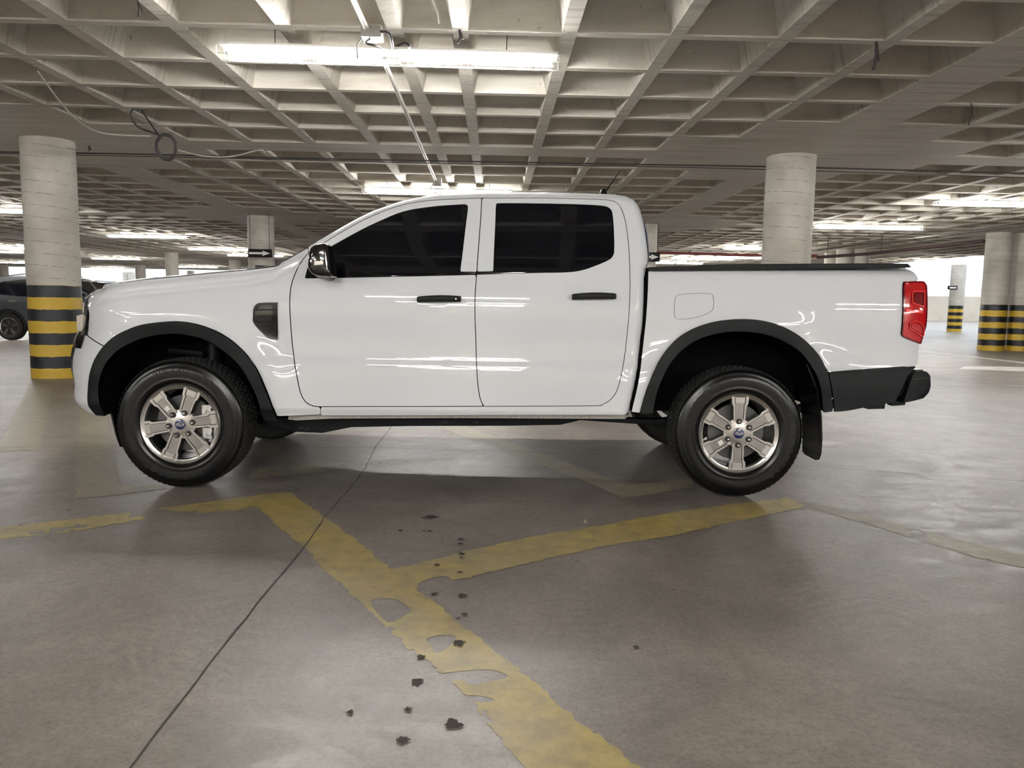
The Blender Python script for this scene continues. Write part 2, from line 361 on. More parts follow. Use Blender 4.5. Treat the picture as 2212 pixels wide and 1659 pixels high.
def field_clip(xs, zs, Fv):
    """polygons of the region Fv>0 on a grid; returns 2D verts, faces, cut edges"""
    Fv = np.where(np.abs(Fv) < 2e-4, 2e-4 * np.where(Fv >= 0, 1, -1), Fv)
    nx, nz = len(xs), len(zs); vid = {}; V = []; faces = []; cut = []
    def gv(i, j):
        k = (i, j)
        if k not in vid: vid[k] = len(V); V.append((xs[i], zs[j]))
        return vid[k]
    def ev(i0, j0, i1, j1):
        if (i1, j1) < (i0, j0): i0, j0, i1, j1 = i1, j1, i0, j0
        k = (i0, j0, i1, j1)
        if k not in vid:
            a, b = Fv[i0, j0], Fv[i1, j1]; t = a / (a - b)
            vid[k] = len(V); V.append((xs[i0] + t * (xs[i1] - xs[i0]), zs[j0] + t * (zs[j1] - zs[j0])))
        return vid[k]
    pos = Fv > 0
    anyp = pos[:-1, :-1] | pos[1:, :-1] | pos[1:, 1:] | pos[:-1, 1:]
    allp = pos[:-1, :-1] & pos[1:, :-1] & pos[1:, 1:] & pos[:-1, 1:]
    for i, j in zip(*np.nonzero(anyp)):
        i = int(i); j = int(j)
        c = [(i, j), (i + 1, j), (i + 1, j + 1), (i, j + 1)]
        if allp[i, j]:
            faces.append([gv(*p) for p in c]); continue
        poly = []; marks = []
        for k in range(4):
            a, b = c[k], c[(k + 1) % 4]; pa, pb = pos[a], pos[b]
            if pa: poly.append(gv(*a)); marks.append(0)
            if pa != pb: poly.append(ev(*a, *b)); marks.append(1 if pa else 2)   # 1 leaving, 2 entering
        if len(poly) >= 3:
            faces.append(poly)
            for k in range(len(poly)):
                if marks[k] == 1 and marks[(k + 1) % len(poly)] == 2: cut.append((poly[k], poly[(k + 1) % len(poly)]))
    # open borders on the grid rim
    return V, faces, cut

# ------------------------------------------------------------------ the pickup truck
YN, YC = 4.430, 5.362            # near side plane, centre line
XF, XR, RT = -1.938, 1.332, 0.385
ROOT = (-0.28, YC, 0.0)

def hermite(kx, ky):
    kx = np.array(kx, float); ky = np.array(ky, float); m = np.gradient(ky, kx)
    d = np.diff(ky) / np.diff(kx)
    for i in range(1, len(kx) - 1):
        m[i] = 0 if d[i - 1] * d[i] <= 0 else 2 * d[i - 1] * d[i] / (d[i - 1] + d[i])
    def f(x):
        x = np.clip(x, kx[0], kx[-1]); i = np.clip(np.searchsorted(kx, x) - 1, 0, len(kx) - 2)
        h = kx[i + 1] - kx[i]; t = (x - kx[i]) / h
        return ((1 + 2 * t) * (1 - t) ** 2 * ky[i] + t * (1 - t) ** 2 * h * m[i] + t * t * (3 - 2 * t) * ky[i + 1] + t * t * (t - 1) * h * m[i + 1])
    return f
DOORP = hermite([0.30, 0.45, 0.50, 0.56, 0.66, 0.74, 0.80, 0.90, 0.98, 1.04, 1.10, 1.18, 1.26, 1.32, 1.40, 1.55, 1.68, 1.76, 1.86],
                [0.060, 0.030, 0.012, 0.014, 0.012, 0.018, 0.030, 0.036, 0.030, 0.025, 0.027, 0.036, 0.050, 0.066, 0.092, 0.150, 0.208, 0.250, 0.32])
# silhouette of the top edge (hood, pillar, roof), traced on the photograph
TOP_PX = [(207.6, 621.5), (226, 613.7), (263, 609.2), (314, 602.6), (386, 596), (447, 589.7), (520, 583), (592, 573), (607, 566), (620.4, 558.3), (667.4, 531.7), (697, 513.6), (733, 492.5),
          (769, 472), (808.5, 453.3), (860, 435.3), (903.8, 425.3), (944, 418.6), (1039, 414.2), (1180, 414.4), (1294, 417.7), (1326.5, 419.3), (1351, 422.6), (1367, 429), (1377, 439), (1383.5, 452), (1390, 474.6), (1396.5, 507), (1401.4, 546), (1402, 561)]
def side0(z): return DOORP(z)
def to_side(px, py, extra=0.0):
    z = 0.9
    for _ in range(8):
        Y = YN + float(side0(np.array(min(max(z, 0.3), 1.9)))) + extra
        x, z = at_y(px, py, Y)
    return x, z
TOPL = [to_side(*p, extra=(0.03 if p[0] < 600 else 0.05)) for p in TOP_PX]
_tx = np.array([p[0] for p in TOPL[:26]]); _tz = np.array([p[1] for p in TOPL[:26]])
BEDTOP = to_side(1700, 577)[1]
def ztop(x):
    z = np.interp(x, _tx, _tz)
    return np.where(x > to_side(1399, 600)[0], BEDTOP, z)
# the nose: plan view is a superellipse whose tip is found from the traced silhouette
XA, NE = -2.20, 2.3
NOSE_PX = [(207.6, 621.5), (193, 634), (187, 645), (184, 653), (181, 680), (178, 705), (172, 716), (166.6, 724), (159.5, 742), (154, 761), (152.3, 777), (153, 796), (157, 812), (160, 830), (158, 840), (159, 851), (161.5, 863), (171, 877), (190, 890), (205, 898)]
_ss = np.linspace(0.0, 0.93, 140)
def plan_x(s, xf): return XA - (XA - xf) * (1 - (1 - np.clip(s / 0.93, 0, 1)) ** NE) ** (1 / NE)
def _fit_nose():
    out = []
    for px, py in NOSE_PX:
        lo, hi = -3.1, -2.3
        for _ in range(30):
            xf = (lo + hi) / 2
            z = at_y(px, py, 4.72)[1]
            X = plan_x(_ss, xf); Y = YN + 0.02 + _ss
            zc = Y * math.cos(PITCH) - (z - CAMZ) * math.sin(PITCH); up = (z - CAMZ) * math.cos(PITCH) + Y * math.sin(PITCH)
            u = F * X / zc; v = -F * up / zc; P = 1106 + u * math.cos(ROLL) - v * math.sin(ROLL)
            if P.min() < px: lo = xf
            else: hi = xf
        out.append((z, xf))
    return sorted(out)
_nose = _fit_nose()
NOSEF = hermite([p[0] for p in _nose], [p[1] for p in _nose])
# the tail: short rounding
XTA, XTR = 2.20, 2.46
_rr = sorted([(p[1], p[0]) for p in TOPL[23:]]); RZ_, RX_ = [p[0] for p in _rr], [p[1] for p in _rr]
def side(X, Z):
    """inset of the near body side from the plane YN, for arrays X, Z"""
    X = np.asarray(X, float); Z = np.asarray(Z, float)
    s = DOORP(Z)
    # wheel arch bulges
    for cx in (XF, XR):
        r = np.hypot((X - cx) / 1.05, (Z - 0.42)); s = s - 0.030 * np.exp(-((r - 0.56) / 0.13) ** 2) * (Z > 0.2)
    # fender crease under the hood edge
    fr = np.clip((-1.15 - X) / 0.25, 0, 1); zt = ztop(X); dd = zt - Z
    s = s + fr * 0.012 * np.exp(-((dd - 0.085) / 0.018) ** 2)
    # greenhouse lean must not apply to hood and bed tops
    # upper edge rolls inward
    xr_ = np.interp(Z, RZ_, RX_); dd = np.where((Z > 1.36) & (X > 0.3) & (X < 0.84), np.minimum(dd, xr_ - X), dd)
    w = 0.055; q = np.clip((w - dd) / w, 0, 0.995)
    s = s + 0.07 * (1 - np.sqrt(1 - q * q))
    # nose
    xf = NOSEF(Z); q = np.clip((XA - X) / np.maximum(XA - xf, 0.05), 0, 0.9999)
    s = s + 0.93 * (1 - (1 - q ** NE) ** (1 / NE))
    # tail
    q = np.clip((X - XTA) / (XTR - XTA), 0, 0.99); s = s + 0.10 * (1 - np.sqrt(1 - q ** 2.6))
    return s
def side_cab(X, Z):
    X = np.asarray(X, float); Z = np.asarray(Z, float); s = side(X, Z)
    xe = np.interp(Z, CEZ, CEX); q = np.clip((X - (xe - 0.06)) / 0.06, 0, 0.99) * (Z < 1.36)
    return s + 0.05 * (1 - np.sqrt(1 - q * q))
_ce = [to_side(*p, extra=0.03) for p in ((1353, 905), (1357.5, 889.5), (1363, 866), (1379, 788), (1389, 704), (1392.5, 650), (1393, 600), (1396, 585))]
CEZ, CEX = [p[1] for p in _ce], [p[0] for p in _ce]
_YS = np.linspace(4.38, 5.25, 900)
def hit(px, py):
    a, b, c = ray(px, py); X = a * _YS / b; Z = CAMZ + c * _YS / b
    g = _YS - (YN + side(X, np.clip(Z, 0.35, 1.9))); k = np.nonzero((g[:-1] < 0) & (g[1:] >= 0))[0]
    i = int(k[0]) if len(k) else int(np.argmin(np.abs(g))); return X[i], Z[i], _YS[i] - YN
def sp_(pxs, smooth=True, n=5, extra=0.0):
    pts = [hit(*p)[:2] if 150 < p[0] < 300 and p[1] < 899 else to_side(*p, extra=extra) for p in pxs]
    return catmull(pts, True, n) if smooth else pts

FEND_GAP = [(667.5, 545.8), (650.6, 565.4), (637, 592.4), (628.7, 619.4), (625.7, 649.8), (627, 687), (630.4, 730.8), (635.4, 771.3), (642, 811.8), (650.6, 849), (660.8, 867.5), (674.3, 876), (687.8, 878.6)]
DOOR_TOP = [(700, 523.8), (736.4, 501.9), (772.4, 481.5), (811.6, 462.7), (860, 444.7), (903.8, 438.8 - 3), (954.4, 431), (1038.8, 427.5)]
DIV = [(1040.8, 428), (1038.8, 467.5), (1033.8, 535), (1029.4, 595.8), (1026, 653), (1028, 737.6), (1030.4, 805), (1035.4, 852.3), (1042.2, 872.6), (1045.6, 878)]
RD_EDGE = [(1162.5, 427.7), (1263.8, 429.7), (1314.4, 432), (1331.3, 437.8), (1341.4, 449), (1351.6, 481), (1358.3, 535), (1360.7, 589), (1360.7, 636), (1356.6, 703.8), (1349.9, 764.6), (1341.4, 811.8), (1331.3, 845.6), (1317.8, 864), (1301, 873.2), (1280.7, 876.6)]
def dbl(p): return [p, p]
FRONT_DOOR = sp_(dbl(DIV[0]) + DIV[1:-1] + dbl(DIV[-1]) + dbl(FEND_GAP[-1]) + FEND_GAP[-2::-1] + DOOR_TOP)
REAR_DOOR = sp_(dbl(DIV[0]) + RD_EDGE + dbl(DIV[-1]) + DIV[-2:0:-1])
FWIN = sp_(dbl((658, 601.8)) + [(660.3, 592.8), (664, 580), (672, 562), (690, 545), (711.3, 534), (730, 523.8), (769.3, 501.9), (803.8, 484.6), (835, 470.5), (860, 460.3), (890.3, 452.3), (937.5, 445.6), (971.3, 442.9), (1003.4, 441.2), (1009.4, 443.2), (1010.8, 450.6), (1006.7, 484.4), (1000, 541.8)]
           + dbl((994.3, 586.7)) + dbl((1029.6, 586.7)) + dbl((1029, 594)) + [(836, 598.5)])
RWIN = sp_([(1076.5, 439), (1071.4, 443), (1069.7, 484.4), (1067.3, 535)] + dbl((1065.3, 585.7)) + dbl((1030, 586.5)) + dbl((1029, 593.6)) + [(1162.5, 589.7), (1223.3, 588.4), (1257, 584), (1287.4, 573.8), (1314.4, 562), (1324.6, 551.9), (1327, 535), (1326, 494.5), (1322.9, 460.8), (1316, 449), (1297.6, 443.9), (1230, 440.5), (1128.8, 438.8)])
FA_OUT = [(602.7, 908), (597.6, 897.8), (589, 877.6), (575.7, 843.8), (555.4, 796.5), (525, 756), (484.6, 724), (437.3, 703.7), (396.8, 695.3), (356.3, 695.3), (302.3, 703.7), (251.6, 725.7), (217.9, 759.4), (199.3, 800), (193.6, 843.8), (196, 877.6), (211, 896)]
FA_IN = [(231.4, 897.8), (221, 877.6), (216, 843.8), (221.3, 810), (238, 776), (268.5, 749.3), (315.8, 729), (369.8, 720.6), (410.3, 724), (450.8, 735.8), (491.3, 762.8), (521.7, 793), (545.3, 833.7), (560.5, 870.8), (569, 897.8), (572, 908)]
RA_OUT = [(1381, 893), (1389, 864), (1401, 827), (1417.8, 786.4), (1444.8, 747.6), (1481.9, 717.2), (1532.5, 697), (1586.5, 689.5), (1640.5, 691.9), (1687.8, 705.4), (1728.3, 729), (1762, 762.8), (1779, 793), (1784, 802.6)]
RA_OUT2 = [(1790.8, 833.7), (1795.8, 872.5), (1796, 888)]
RA_IN = [(1778.3, 891), (1775.6, 872.5), (1772.2, 843.8), (1762, 810), (1745.2, 783), (1721.6, 756), (1681, 732.4), (1633.8, 718.9), (1573, 716.5), (1515.7, 729), (1475, 752.7), (1444.8, 786.4), (1427.9, 820), (1416, 854), (1409.3, 893)]
F_ARCH = sp_(dbl(FA_OUT[0]) + FA_OUT[1:-1] + dbl(FA_OUT[-1]) + dbl(FA_IN[0]) + FA_IN[1:-1] + dbl(FA_IN[-1]), extra=-0.03)
R_ARCH = sp_(dbl(RA_OUT[0]) + RA_OUT[1:] + RA_OUT2[:-1] + dbl(RA_OUT2[-1]) + dbl(RA_IN[0]) + RA_IN[1:-1] + dbl(RA_IN[-1]), extra=-0.03)
F_CUT = sp_(dbl(FA_OUT[0]) + FA_OUT[1:-1] + dbl(FA_OUT[-1]) + dbl((215, 1000)) + dbl((603, 1000)))
R_CUT = sp_(dbl(RA_OUT[0]) + RA_OUT[1:] + RA_OUT2[:-1] + dbl(RA_OUT2[-1]) + dbl((1796, 1000)) + dbl((1380, 1000)))
HOODL = [p for p in TOP_PX if p[0] <= 600]
FENDER = sp_(dbl((190.5, 640)) + [(199, 628)] + HOODL[:1] + HOODL[1:-1] + [(592, 574.5), (607, 566), (620.4, 558.3), (640, 547)] + dbl((664, 533.6)) + dbl(FEND_GAP[0]) + FEND_GAP[1:-1] + dbl(FEND_GAP[-1])
             + dbl((693, 879.5)) + dbl((693, 895.8)) + [(650, 897)] + dbl((599.8, 897.8)) + dbl((560, 900)) + dbl((226, 800)) + dbl((232, 751)) + dbl((188.5, 724)) + [(191, 700), (192, 675)])
BUMPER = sp_(dbl((188.5, 725)) + dbl((232, 752)) + dbl((226, 800)) + dbl((240, 897)) + [(207.6, 896.5), (187, 888), (171, 876)] + dbl((120, 868)) + dbl((120, 722)), extra=0.0)
CAB = sp_(dbl((664, 533.6)) + [(697, 513.6), (733, 492.5), (769, 472), (808.5, 453.3), (860, 435.3), (903.8, 425.3), (944, 418.6), (1039, 414.2), (1180, 414.4), (1294, 417.7), (1326.5, 419.3), (1351, 422.6), (1367, 429), (1377, 439), (1383.5, 452), (1390, 474.6), (1396.5, 507), (1401, 546), (1401.5, 561), (1399, 579), (1393, 600)]
          + [(1392.5, 650), (1389, 704), (1379, 788), (1363, 866), (1357.5, 887)] + dbl((1346, 894.5)) + [(938, 895.4)] + dbl((696, 895.8)) + dbl((696, 879.5)) + FEND_GAP[::-1], extra=0.03)
BED = sp_(dbl((1400.5, 588)) + dbl((1402.6, 583.5)) + [(1633.8, 580.5), (1836, 577.5)] + dbl((1968, 577)) + [(1978, 586), (1985, 601)] + dbl((1988, 610)) + dbl((1988, 745)) + [(1986.5, 776)] + dbl((1983, 789.5)) + dbl((1784, 802)) + dbl((1760, 830)) + dbl((1400, 892))
          + dbl((1363, 888)) + [(1377, 829), (1386, 771), (1394, 704), (1399, 636)])
LOWER = sp_(dbl((1785, 802.5)) + dbl((1983, 790.5)) + [(1975, 797)] + dbl((1960, 812)) + dbl((1932, 868.5)) + [(1836, 884)] + dbl((1797, 888)) + [(1797, 873), (1791.5, 834)])
TAIL = sp_([(1944.5, 613.3), (1954.2, 608.8), (1989, 607.5), (1997.2, 613.3), (2001, 623.5), (2000.3, 693), (1995.2, 715.7)] + dbl((1986, 743)) + [(1950, 730), (1941.5, 724), (1940.9, 713.7), (1944, 662.5)], extra=0.03)
FUEL = sp_([(1456.6, 654.8), (1460, 641.3), (1471.8, 635.2), (1529.2, 633.2), (1540, 639.6), (1541.3, 661.5), (1532.5, 675), (1498.8, 686.8), (1465, 689.5), (1456.6, 681.8)])
VENT = sp_([(548.7, 666.6), (555.4, 656.5), (569, 653.8), (596, 653.8), (599.3, 658), (601, 729), (597.6, 732.4), (585.8, 731.7), (575.7, 725.7), (550.4, 698.6), (548, 681.8)])

truck = empty('pickup_truck', ROOT)
tag(truck, 'white four-door pickup truck parked side-on in the middle with black wheel arches and tinted windows', 'pickup truck')
def loc_(p, mirror=False): return (p[0] - ROOT[0], (2 * YC - p[1] if mirror else p[1]) - ROOT[1], p[2] - ROOT[2])

def panel(name, field, poly_box, mats, parent=None, off=0.0, h=0.0105, thick=0.014, mirror=False, sfun=None, pad=0.02, surf=side):
    xs_ = [p[0] for p in poly_box]; zs_ = [p[1] for p in poly_box]
    xs = np.arange(min(xs_) - pad, max(xs_) + pad + h, h); zs = np.arange(min(zs_) - pad, max(zs_) + pad + h, h)
    X, Z = np.meshgrid(xs, zs, indexing='ij'); Fv = field(X, Z)
    V, faces, cut = field_clip(xs, zs, Fv)
    V = np.array(V); sf = (lambda x, z: surf(x, z) + off) if sfun is None else (lambda x, z: surf(x, z) + off + sfun(x, z))
    x, z = V[:, 0], V[:, 1]; s = sf(x, z); e = 1e-3
    nx = (sf(x + e, z) - sf(x - e, z)) / (2 * e); nz = (sf(x, z + e) - sf(x, z - e)) / (2 * e)
    nn = np.stack([nx, -np.ones_like(nx), nz], 1); nn /= np.linalg.norm(nn, axis=1)[:, None]
    verts = [(a, YN + b, c) for a, b, c in zip(x, s, z)]; n0 = len(verts)
    fs = [list(f) for f in faces]; nface = len(fs); loopn = []
    for f in fs: loopn += [tuple(nn[i]) for i in f]
    # inward edge
    mp = {}
    for a, b in cut:
        for k in (a, b):
            if k not in mp:
                # pull inward along the normal
                mp[k] = (len(verts), len(verts) + 1)
                p = verts[k]; n = nn[k]; verts.append(p); verts.append((p[0] - n[0] * thick, p[1] - n[1] * thick, p[2] - n[2] * thick))
        fa = [mp[b][0], mp[a][0], mp[a][1], mp[b][1]]
        p0, p1 = np.array(verts[a]), np.array(verts[b]); n = np.cross(p1 - p0, np.array([0, 1.0, 0])); ln = np.linalg.norm(n); n = n / ln if ln > 1e-9 else np.array([0, 0, 1.0])
        fs.append(fa); loopn += [tuple(n)] * 4
    if mirror:
        verts = [(a, 2 * YC - b, c) for a, b, c in verts]
        ln2 = []; k = 0; f2 = []
        for f in fs:
            seg = loopn[k:k + len(f)]; k += len(f); f2.append(f[::-1]); ln2 += [(a, -b, c) for a, b, c in seg[::-1]]
        fs, loopn = f2, ln2
    me = bpy.data.meshes.new(name)
    me.from_pydata([(v[0] - ROOT[0], v[1] - ROOT[1], v[2]) for v in verts], [], fs); me.update()
    me.polygons.foreach_set('use_smooth', [True] * len(me.polygons))
    me.normals_split_custom_set(loopn)
    return link(name, me, mats, parent if parent is not None else truck)

def f_in(poly, g=0.0): return lambda X, Z: sdf(poly, X, Z) - g
def minus(f, *cuts): return lambda X, Z: np.minimum.reduce([f(X, Z)] + [-c(X, Z) for c in cuts])
SLIM = 0.34
for mir in (False, True):
    lab = 'far side' if mir else 'near side'
    fender = panel('front_fender', lambda X, Z: np.minimum(minus(f_in(FENDER, 0.0025), f_in(F_CUT, -0.001))(X, Z), np.minimum(1, (0.80 - side(X, Z)) * 0.05)), FENDER, 'paint', mirror=mir)
    bum = panel('bumper_corner', lambda X, Z: np.minimum(minus(f_in(BUMPER, 0.0012), f_in(F_CUT, -0.001))(X, Z), (SLIM + 0.012 - side(X, Z)) * 0.15), BUMPER, 'paint', mirror=mir)
    fd = panel('front_door', minus(f_in(FRONT_DOOR, 0.0028), f_in(FWIN, 0.0)), FRONT_DOOR, 'paint', mirror=mir)
    rd = panel('rear_door', minus(f_in(REAR_DOOR, 0.0022), f_in(RWIN, 0.0)), REAR_DOOR, 'paint', mirror=mir)
    # thin black seal round each pane, then the glass itself
    panel('window_seal', minus(f_in(FWIN, 0.0005), f_in(FWIN, 0.007)), FWIN, 'plastic2', parent=fd, off=0.003, mirror=mir, h=0.0055)
    panel('window_glass', f_in(FWIN, 0.006), FWIN, 'glass', parent=fd, off=0.008, mirror=mir, surf=lambda x, z: DOORP(z) - 0.012 * np.exp(-((z - 1.35) / 0.2) ** 2))
    panel('window_seal', minus(f_in(RWIN, 0.0005), f_in(RWIN, 0.007)), RWIN, 'plastic2', parent=rd, off=0.003, mirror=mir, h=0.0055)
    panel('window_glass', f_in(RWIN, 0.006), RWIN, 'glass', parent=rd, off=0.008, mirror=mir, surf=lambda x, z: DOORP(z) - 0.012 * np.exp(-((z - 1.35) / 0.2) ** 2))
    panel('cab_side', minus(f_in(CAB, 0.0005), f_in(FRONT_DOOR, -0.0016), f_in(REAR_DOOR, -0.0016), f_in(FENDER, -0.0005)), CAB, 'paint', mirror=mir, surf=side_cab)
    panel('bed_side', minus(f_in(BED), f_in(R_CUT, -0.001), f_in(TAIL, -0.001), f_in(FUEL, 0.0)) if not mir else minus(f_in(BED), f_in(R_CUT, -0.001), f_in(TAIL, -0.001)), BED, 'paint', mirror=mir)
    panel('front_wheel_arch_trim', f_in(F_ARCH), F_ARCH, 'plastic', off=-0.022, thick=0.04, mirror=mir, h=0.009)
    panel('rear_wheel_arch_trim', f_in(R_ARCH), R_ARCH, 'plastic', off=-0.022, thick=0.04, mirror=mir, h=0.009)
    panel('lower_quarter_trim', f_in(LOWER), LOWER, 'plastic', off=-0.006, mirror=mir)
    tl = panel('tail_light', f_in(TAIL), TAIL, 'red', off=-0.010, thick=0.05, mirror=mir, h=0.006)
    panel('lamp_border', minus(f_in(TAIL, 0.0008), f_in(TAIL, 0.009)), TAIL, 'reddark', parent=tl, off=-0.012, mirror=mir, h=0.005)
    A1 = sp_([(1963, 632), (1968, 628), (1992, 629), (1993, 636), (1991, 663), (1985, 662)] + dbl((1962, 655)), extra=0.03)
    A2 = sp_(dbl((1957, 696)) + dbl((1969, 691)) + [(1988, 700), (1993, 722)] + dbl((1986, 727)) + dbl((1957, 710)), extra=0.03)
    for nm, A, mm in (('upper_lamp_block', A1, 'redlight'), ('lower_lamp_block', A2, 'redlight')):
        panel(nm, minus(f_in(A), f_in(A, 0.006)), A, mm, parent=tl, off=-0.016, mirror=mir, h=0.004)
        panel(nm, f_in(A, 0.010), A, 'reddark' if nm[0] == 'u' else 'red', parent=tl, off=-0.014, mirror=mir, h=0.004)
    B1 = sp_(dbl((1950, 667)) + dbl((1990, 672)) + dbl((1990, 678)) + dbl((1950, 673)), extra=0.03)
    panel('reflector_strip', f_in(B1), B1, 'redlight', parent=tl, off=-0.013, mirror=mir, h=0.004)
    # black backing stands in for the shade in the panel gaps
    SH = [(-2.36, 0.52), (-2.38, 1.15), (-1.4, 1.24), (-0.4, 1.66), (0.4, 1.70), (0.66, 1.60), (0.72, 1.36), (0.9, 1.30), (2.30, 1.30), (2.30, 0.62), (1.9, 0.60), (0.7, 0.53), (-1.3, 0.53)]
    panel('gap_shade_backing', minus(f_in(SH), f_in(F_CUT, 0.0), f_in(R_CUT, 0.0)), SH, 'dark', off=0.030, mirror=mir, h=0.03)
panel('fuel_flap', f_in(FUEL, 0.0022), FUEL, 'paint', h=0.006)

# vent badge on the near and far fender
for mir in (False, True):
    v = panel('fender_vent', f_in(VENT), VENT, 'plastic2', off=-0.008, thick=0.02, mirror=mir, h=0.005)
    k = 0
    inner = [(p[0], p[1]) for p in sp_([(553, 668), (560, 660), (580, 659), (590, 664), (588, 690), (574, 700), (556, 690)])]
    panel('vent_mesh', f_in(inner), inner, 'gloss', parent=v, off=-0.011, thick=0.01, mirror=mir, h=0.005)
    for y0 in (668, 682, 694, 704, 714, 723):
        L = sp_(dbl((556 if y0 < 690 else 550 + (y0 - 690) * 1.0 + 8, y0)) + dbl((599, y0 - 1)) + dbl((599, y0 + 2)) + dbl((556 if y0 < 690 else 550 + (y0 - 690) * 1.0 + 8, y0 + 3)))
        panel('vent_slat', f_in(L), L, 'plastic', parent=v, off=-0.014, thick=0.008, mirror=mir, h=0.003)

# door handles
for mir in (False, True):
    for nm, x0, x1, y0, y1, key in (('front_door_handle', 902, 996.5, 639.7, 653, True), ('rear_door_handle', 1235, 1329.5, 633.8, 647.5, False)):
        yc = (y0 + y1) / 2; xm = (x0 + x1) / 2 - 3
        cup = sp_([(xm - 22, yc - 3), (xm - 19, yc - 13), (xm - 8, yc - 17), (xm + 10, yc - 17), (xm + 19, yc - 12), (xm + 22, yc), (xm + 19, yc + 12), (xm + 8, yc + 18), (xm - 10, yc + 18), (xm - 19, yc + 13)])
        cx, cz = np.mean([p[0] for p in cup]), np.mean([p[1] for p in cup])
        panel('handle_cup', f_in(cup), cup, 'paint', off=-0.003, thick=0.003, mirror=mir, h=0.004, sfun=lambda x, z, c=(cx, cz): 0.0014 * np.cos(np.clip((z - c[1]) / 0.045, -1, 1) * PI / 2))
        a = to_side(x0, yc + 0.6); b = to_side(x1, yc - 0.6)
        mb = MB(); segs = 26; rings = []
        for i in range(segs + 1):
            t = i / segs; x = a[0] + (b[0] - a[0]) * t; z = a[1] + (b[1] - a[1]) * t + 0.004 * math.sin(PI * t)
            hh = 0.0185 * (0.90 + 0.16 * math.sin(PI * t)); e = min(t, 1 - t) * segs; k = 0.86 if e < 0.5 else 1.0
            out = 0.040 + 0.012 * math.sin(PI * t)
            s0 = float(side(np.array(x), np.array(z)))
            ring = []
            for q in range(10):
                an = 2 * PI * q / 10 + PI / 10; ca, sa = math.cos(an), math.sin(an)
                ring.append((x, YN + s0 - out + 0.016 + 0.014 * k * math.copysign(abs(ca) ** 0.6, ca), z + hh * k * math.copysign(abs(sa) ** 0.6, sa)))
            rings.append(ring)
        vs = [loc_(p, mir) for r in rings for p in r]; fs = []
        for i in range(segs):
            for q in range(10): fs.append((i * 10 + q, i * 10 + (q + 1) % 10, (i + 1) * 10 + (q + 1) % 10, (i + 1) * 10 + q))
        fs.append(tuple(range(10))); fs.append(tuple(segs * 10 + q for q in range(10)))
        mb.add(vs, fs)
        for xx in (a[0] + 0.02, b[0] - 0.02):
            p = loc_((xx, YN + s0, (a[1] + b[1]) / 2), mir); mb.box((p[0] - 0.012, p[1] - 0.028 * (1 if not mir else -1), p[2] - 0.012), (p[0] + 0.012, p[1] + 0.01, p[2] + 0.012))
        ho = mb.build(nm, 'plastic', truck, smooth=True)
        if key and not mir:
            kx, kz = to_side(986, 646); mk = MB(); mk.lathe([(0.0, -0.004), (0.005, -0.003), (0.0058, 0.0), (0.0058, 0.01)], 14, c=loc_((kx, YN + s0 - 0.041, kz)))
            tag(mk.build('key_lock', 'chrome', ho, smooth=True), 'small chrome key lock')

# front fascia: bumper centre, grille, hood and headlights
def fascia(name, z0, z1, s0, s1, mats, ny=14, ns=30, off=0.0, both=True, parent=None, mirror=False):
    """strip of the nose between heights z0..z1 and insets s0..s1 (0.93 is the centre line)"""
    mb = MB()
    def P(s, z):
        xf = float(NOSEF(np.array(z))); x = float(plan_x(np.array(s), xf)) - off; return (x, YN + s + 0.02, z)
    half = [[P(s0 + (s1 - s0) * i / ns, z0 + (z1 - z0) * j / ny) for i in range(ns + 1)] for j in range(ny + 1)]
    for mir in ((False, True) if both else (mirror,)):
        vs = [loc_(p, mir) for r in half for p in r]
        fs = [(j * (ns + 1) + i, j * (ns + 1) + i + 1, (j + 1) * (ns + 1) + i + 1, (j + 1) * (ns + 1) + i) for j in range(ny) for i in range(ns)]
        mb.add(vs, fs if not mir else [f[::-1] for f in fs])
    return mb.build(name, mats, parent if parent is not None else truck, smooth=True)
zb0, zb1 = at_y(200, 893, 4.6)[1], at_y(186, 726, 4.6)[1]
fascia('front_bumper', zb0, zb1, SLIM - 0.02, 0.93, 'paint')
gr = fascia('grille', zb1, 1.075, 0.30, 0.93, 'gloss', off=-0.02)
for i in range(5):
    z = zb1 + 0.03 + (1.06 - zb1) * i / 5
    fascia('grille_bar', z, z + 0.022, 0.42, 0.93, 'plastic2', ny=2, off=0.0, parent=gr)
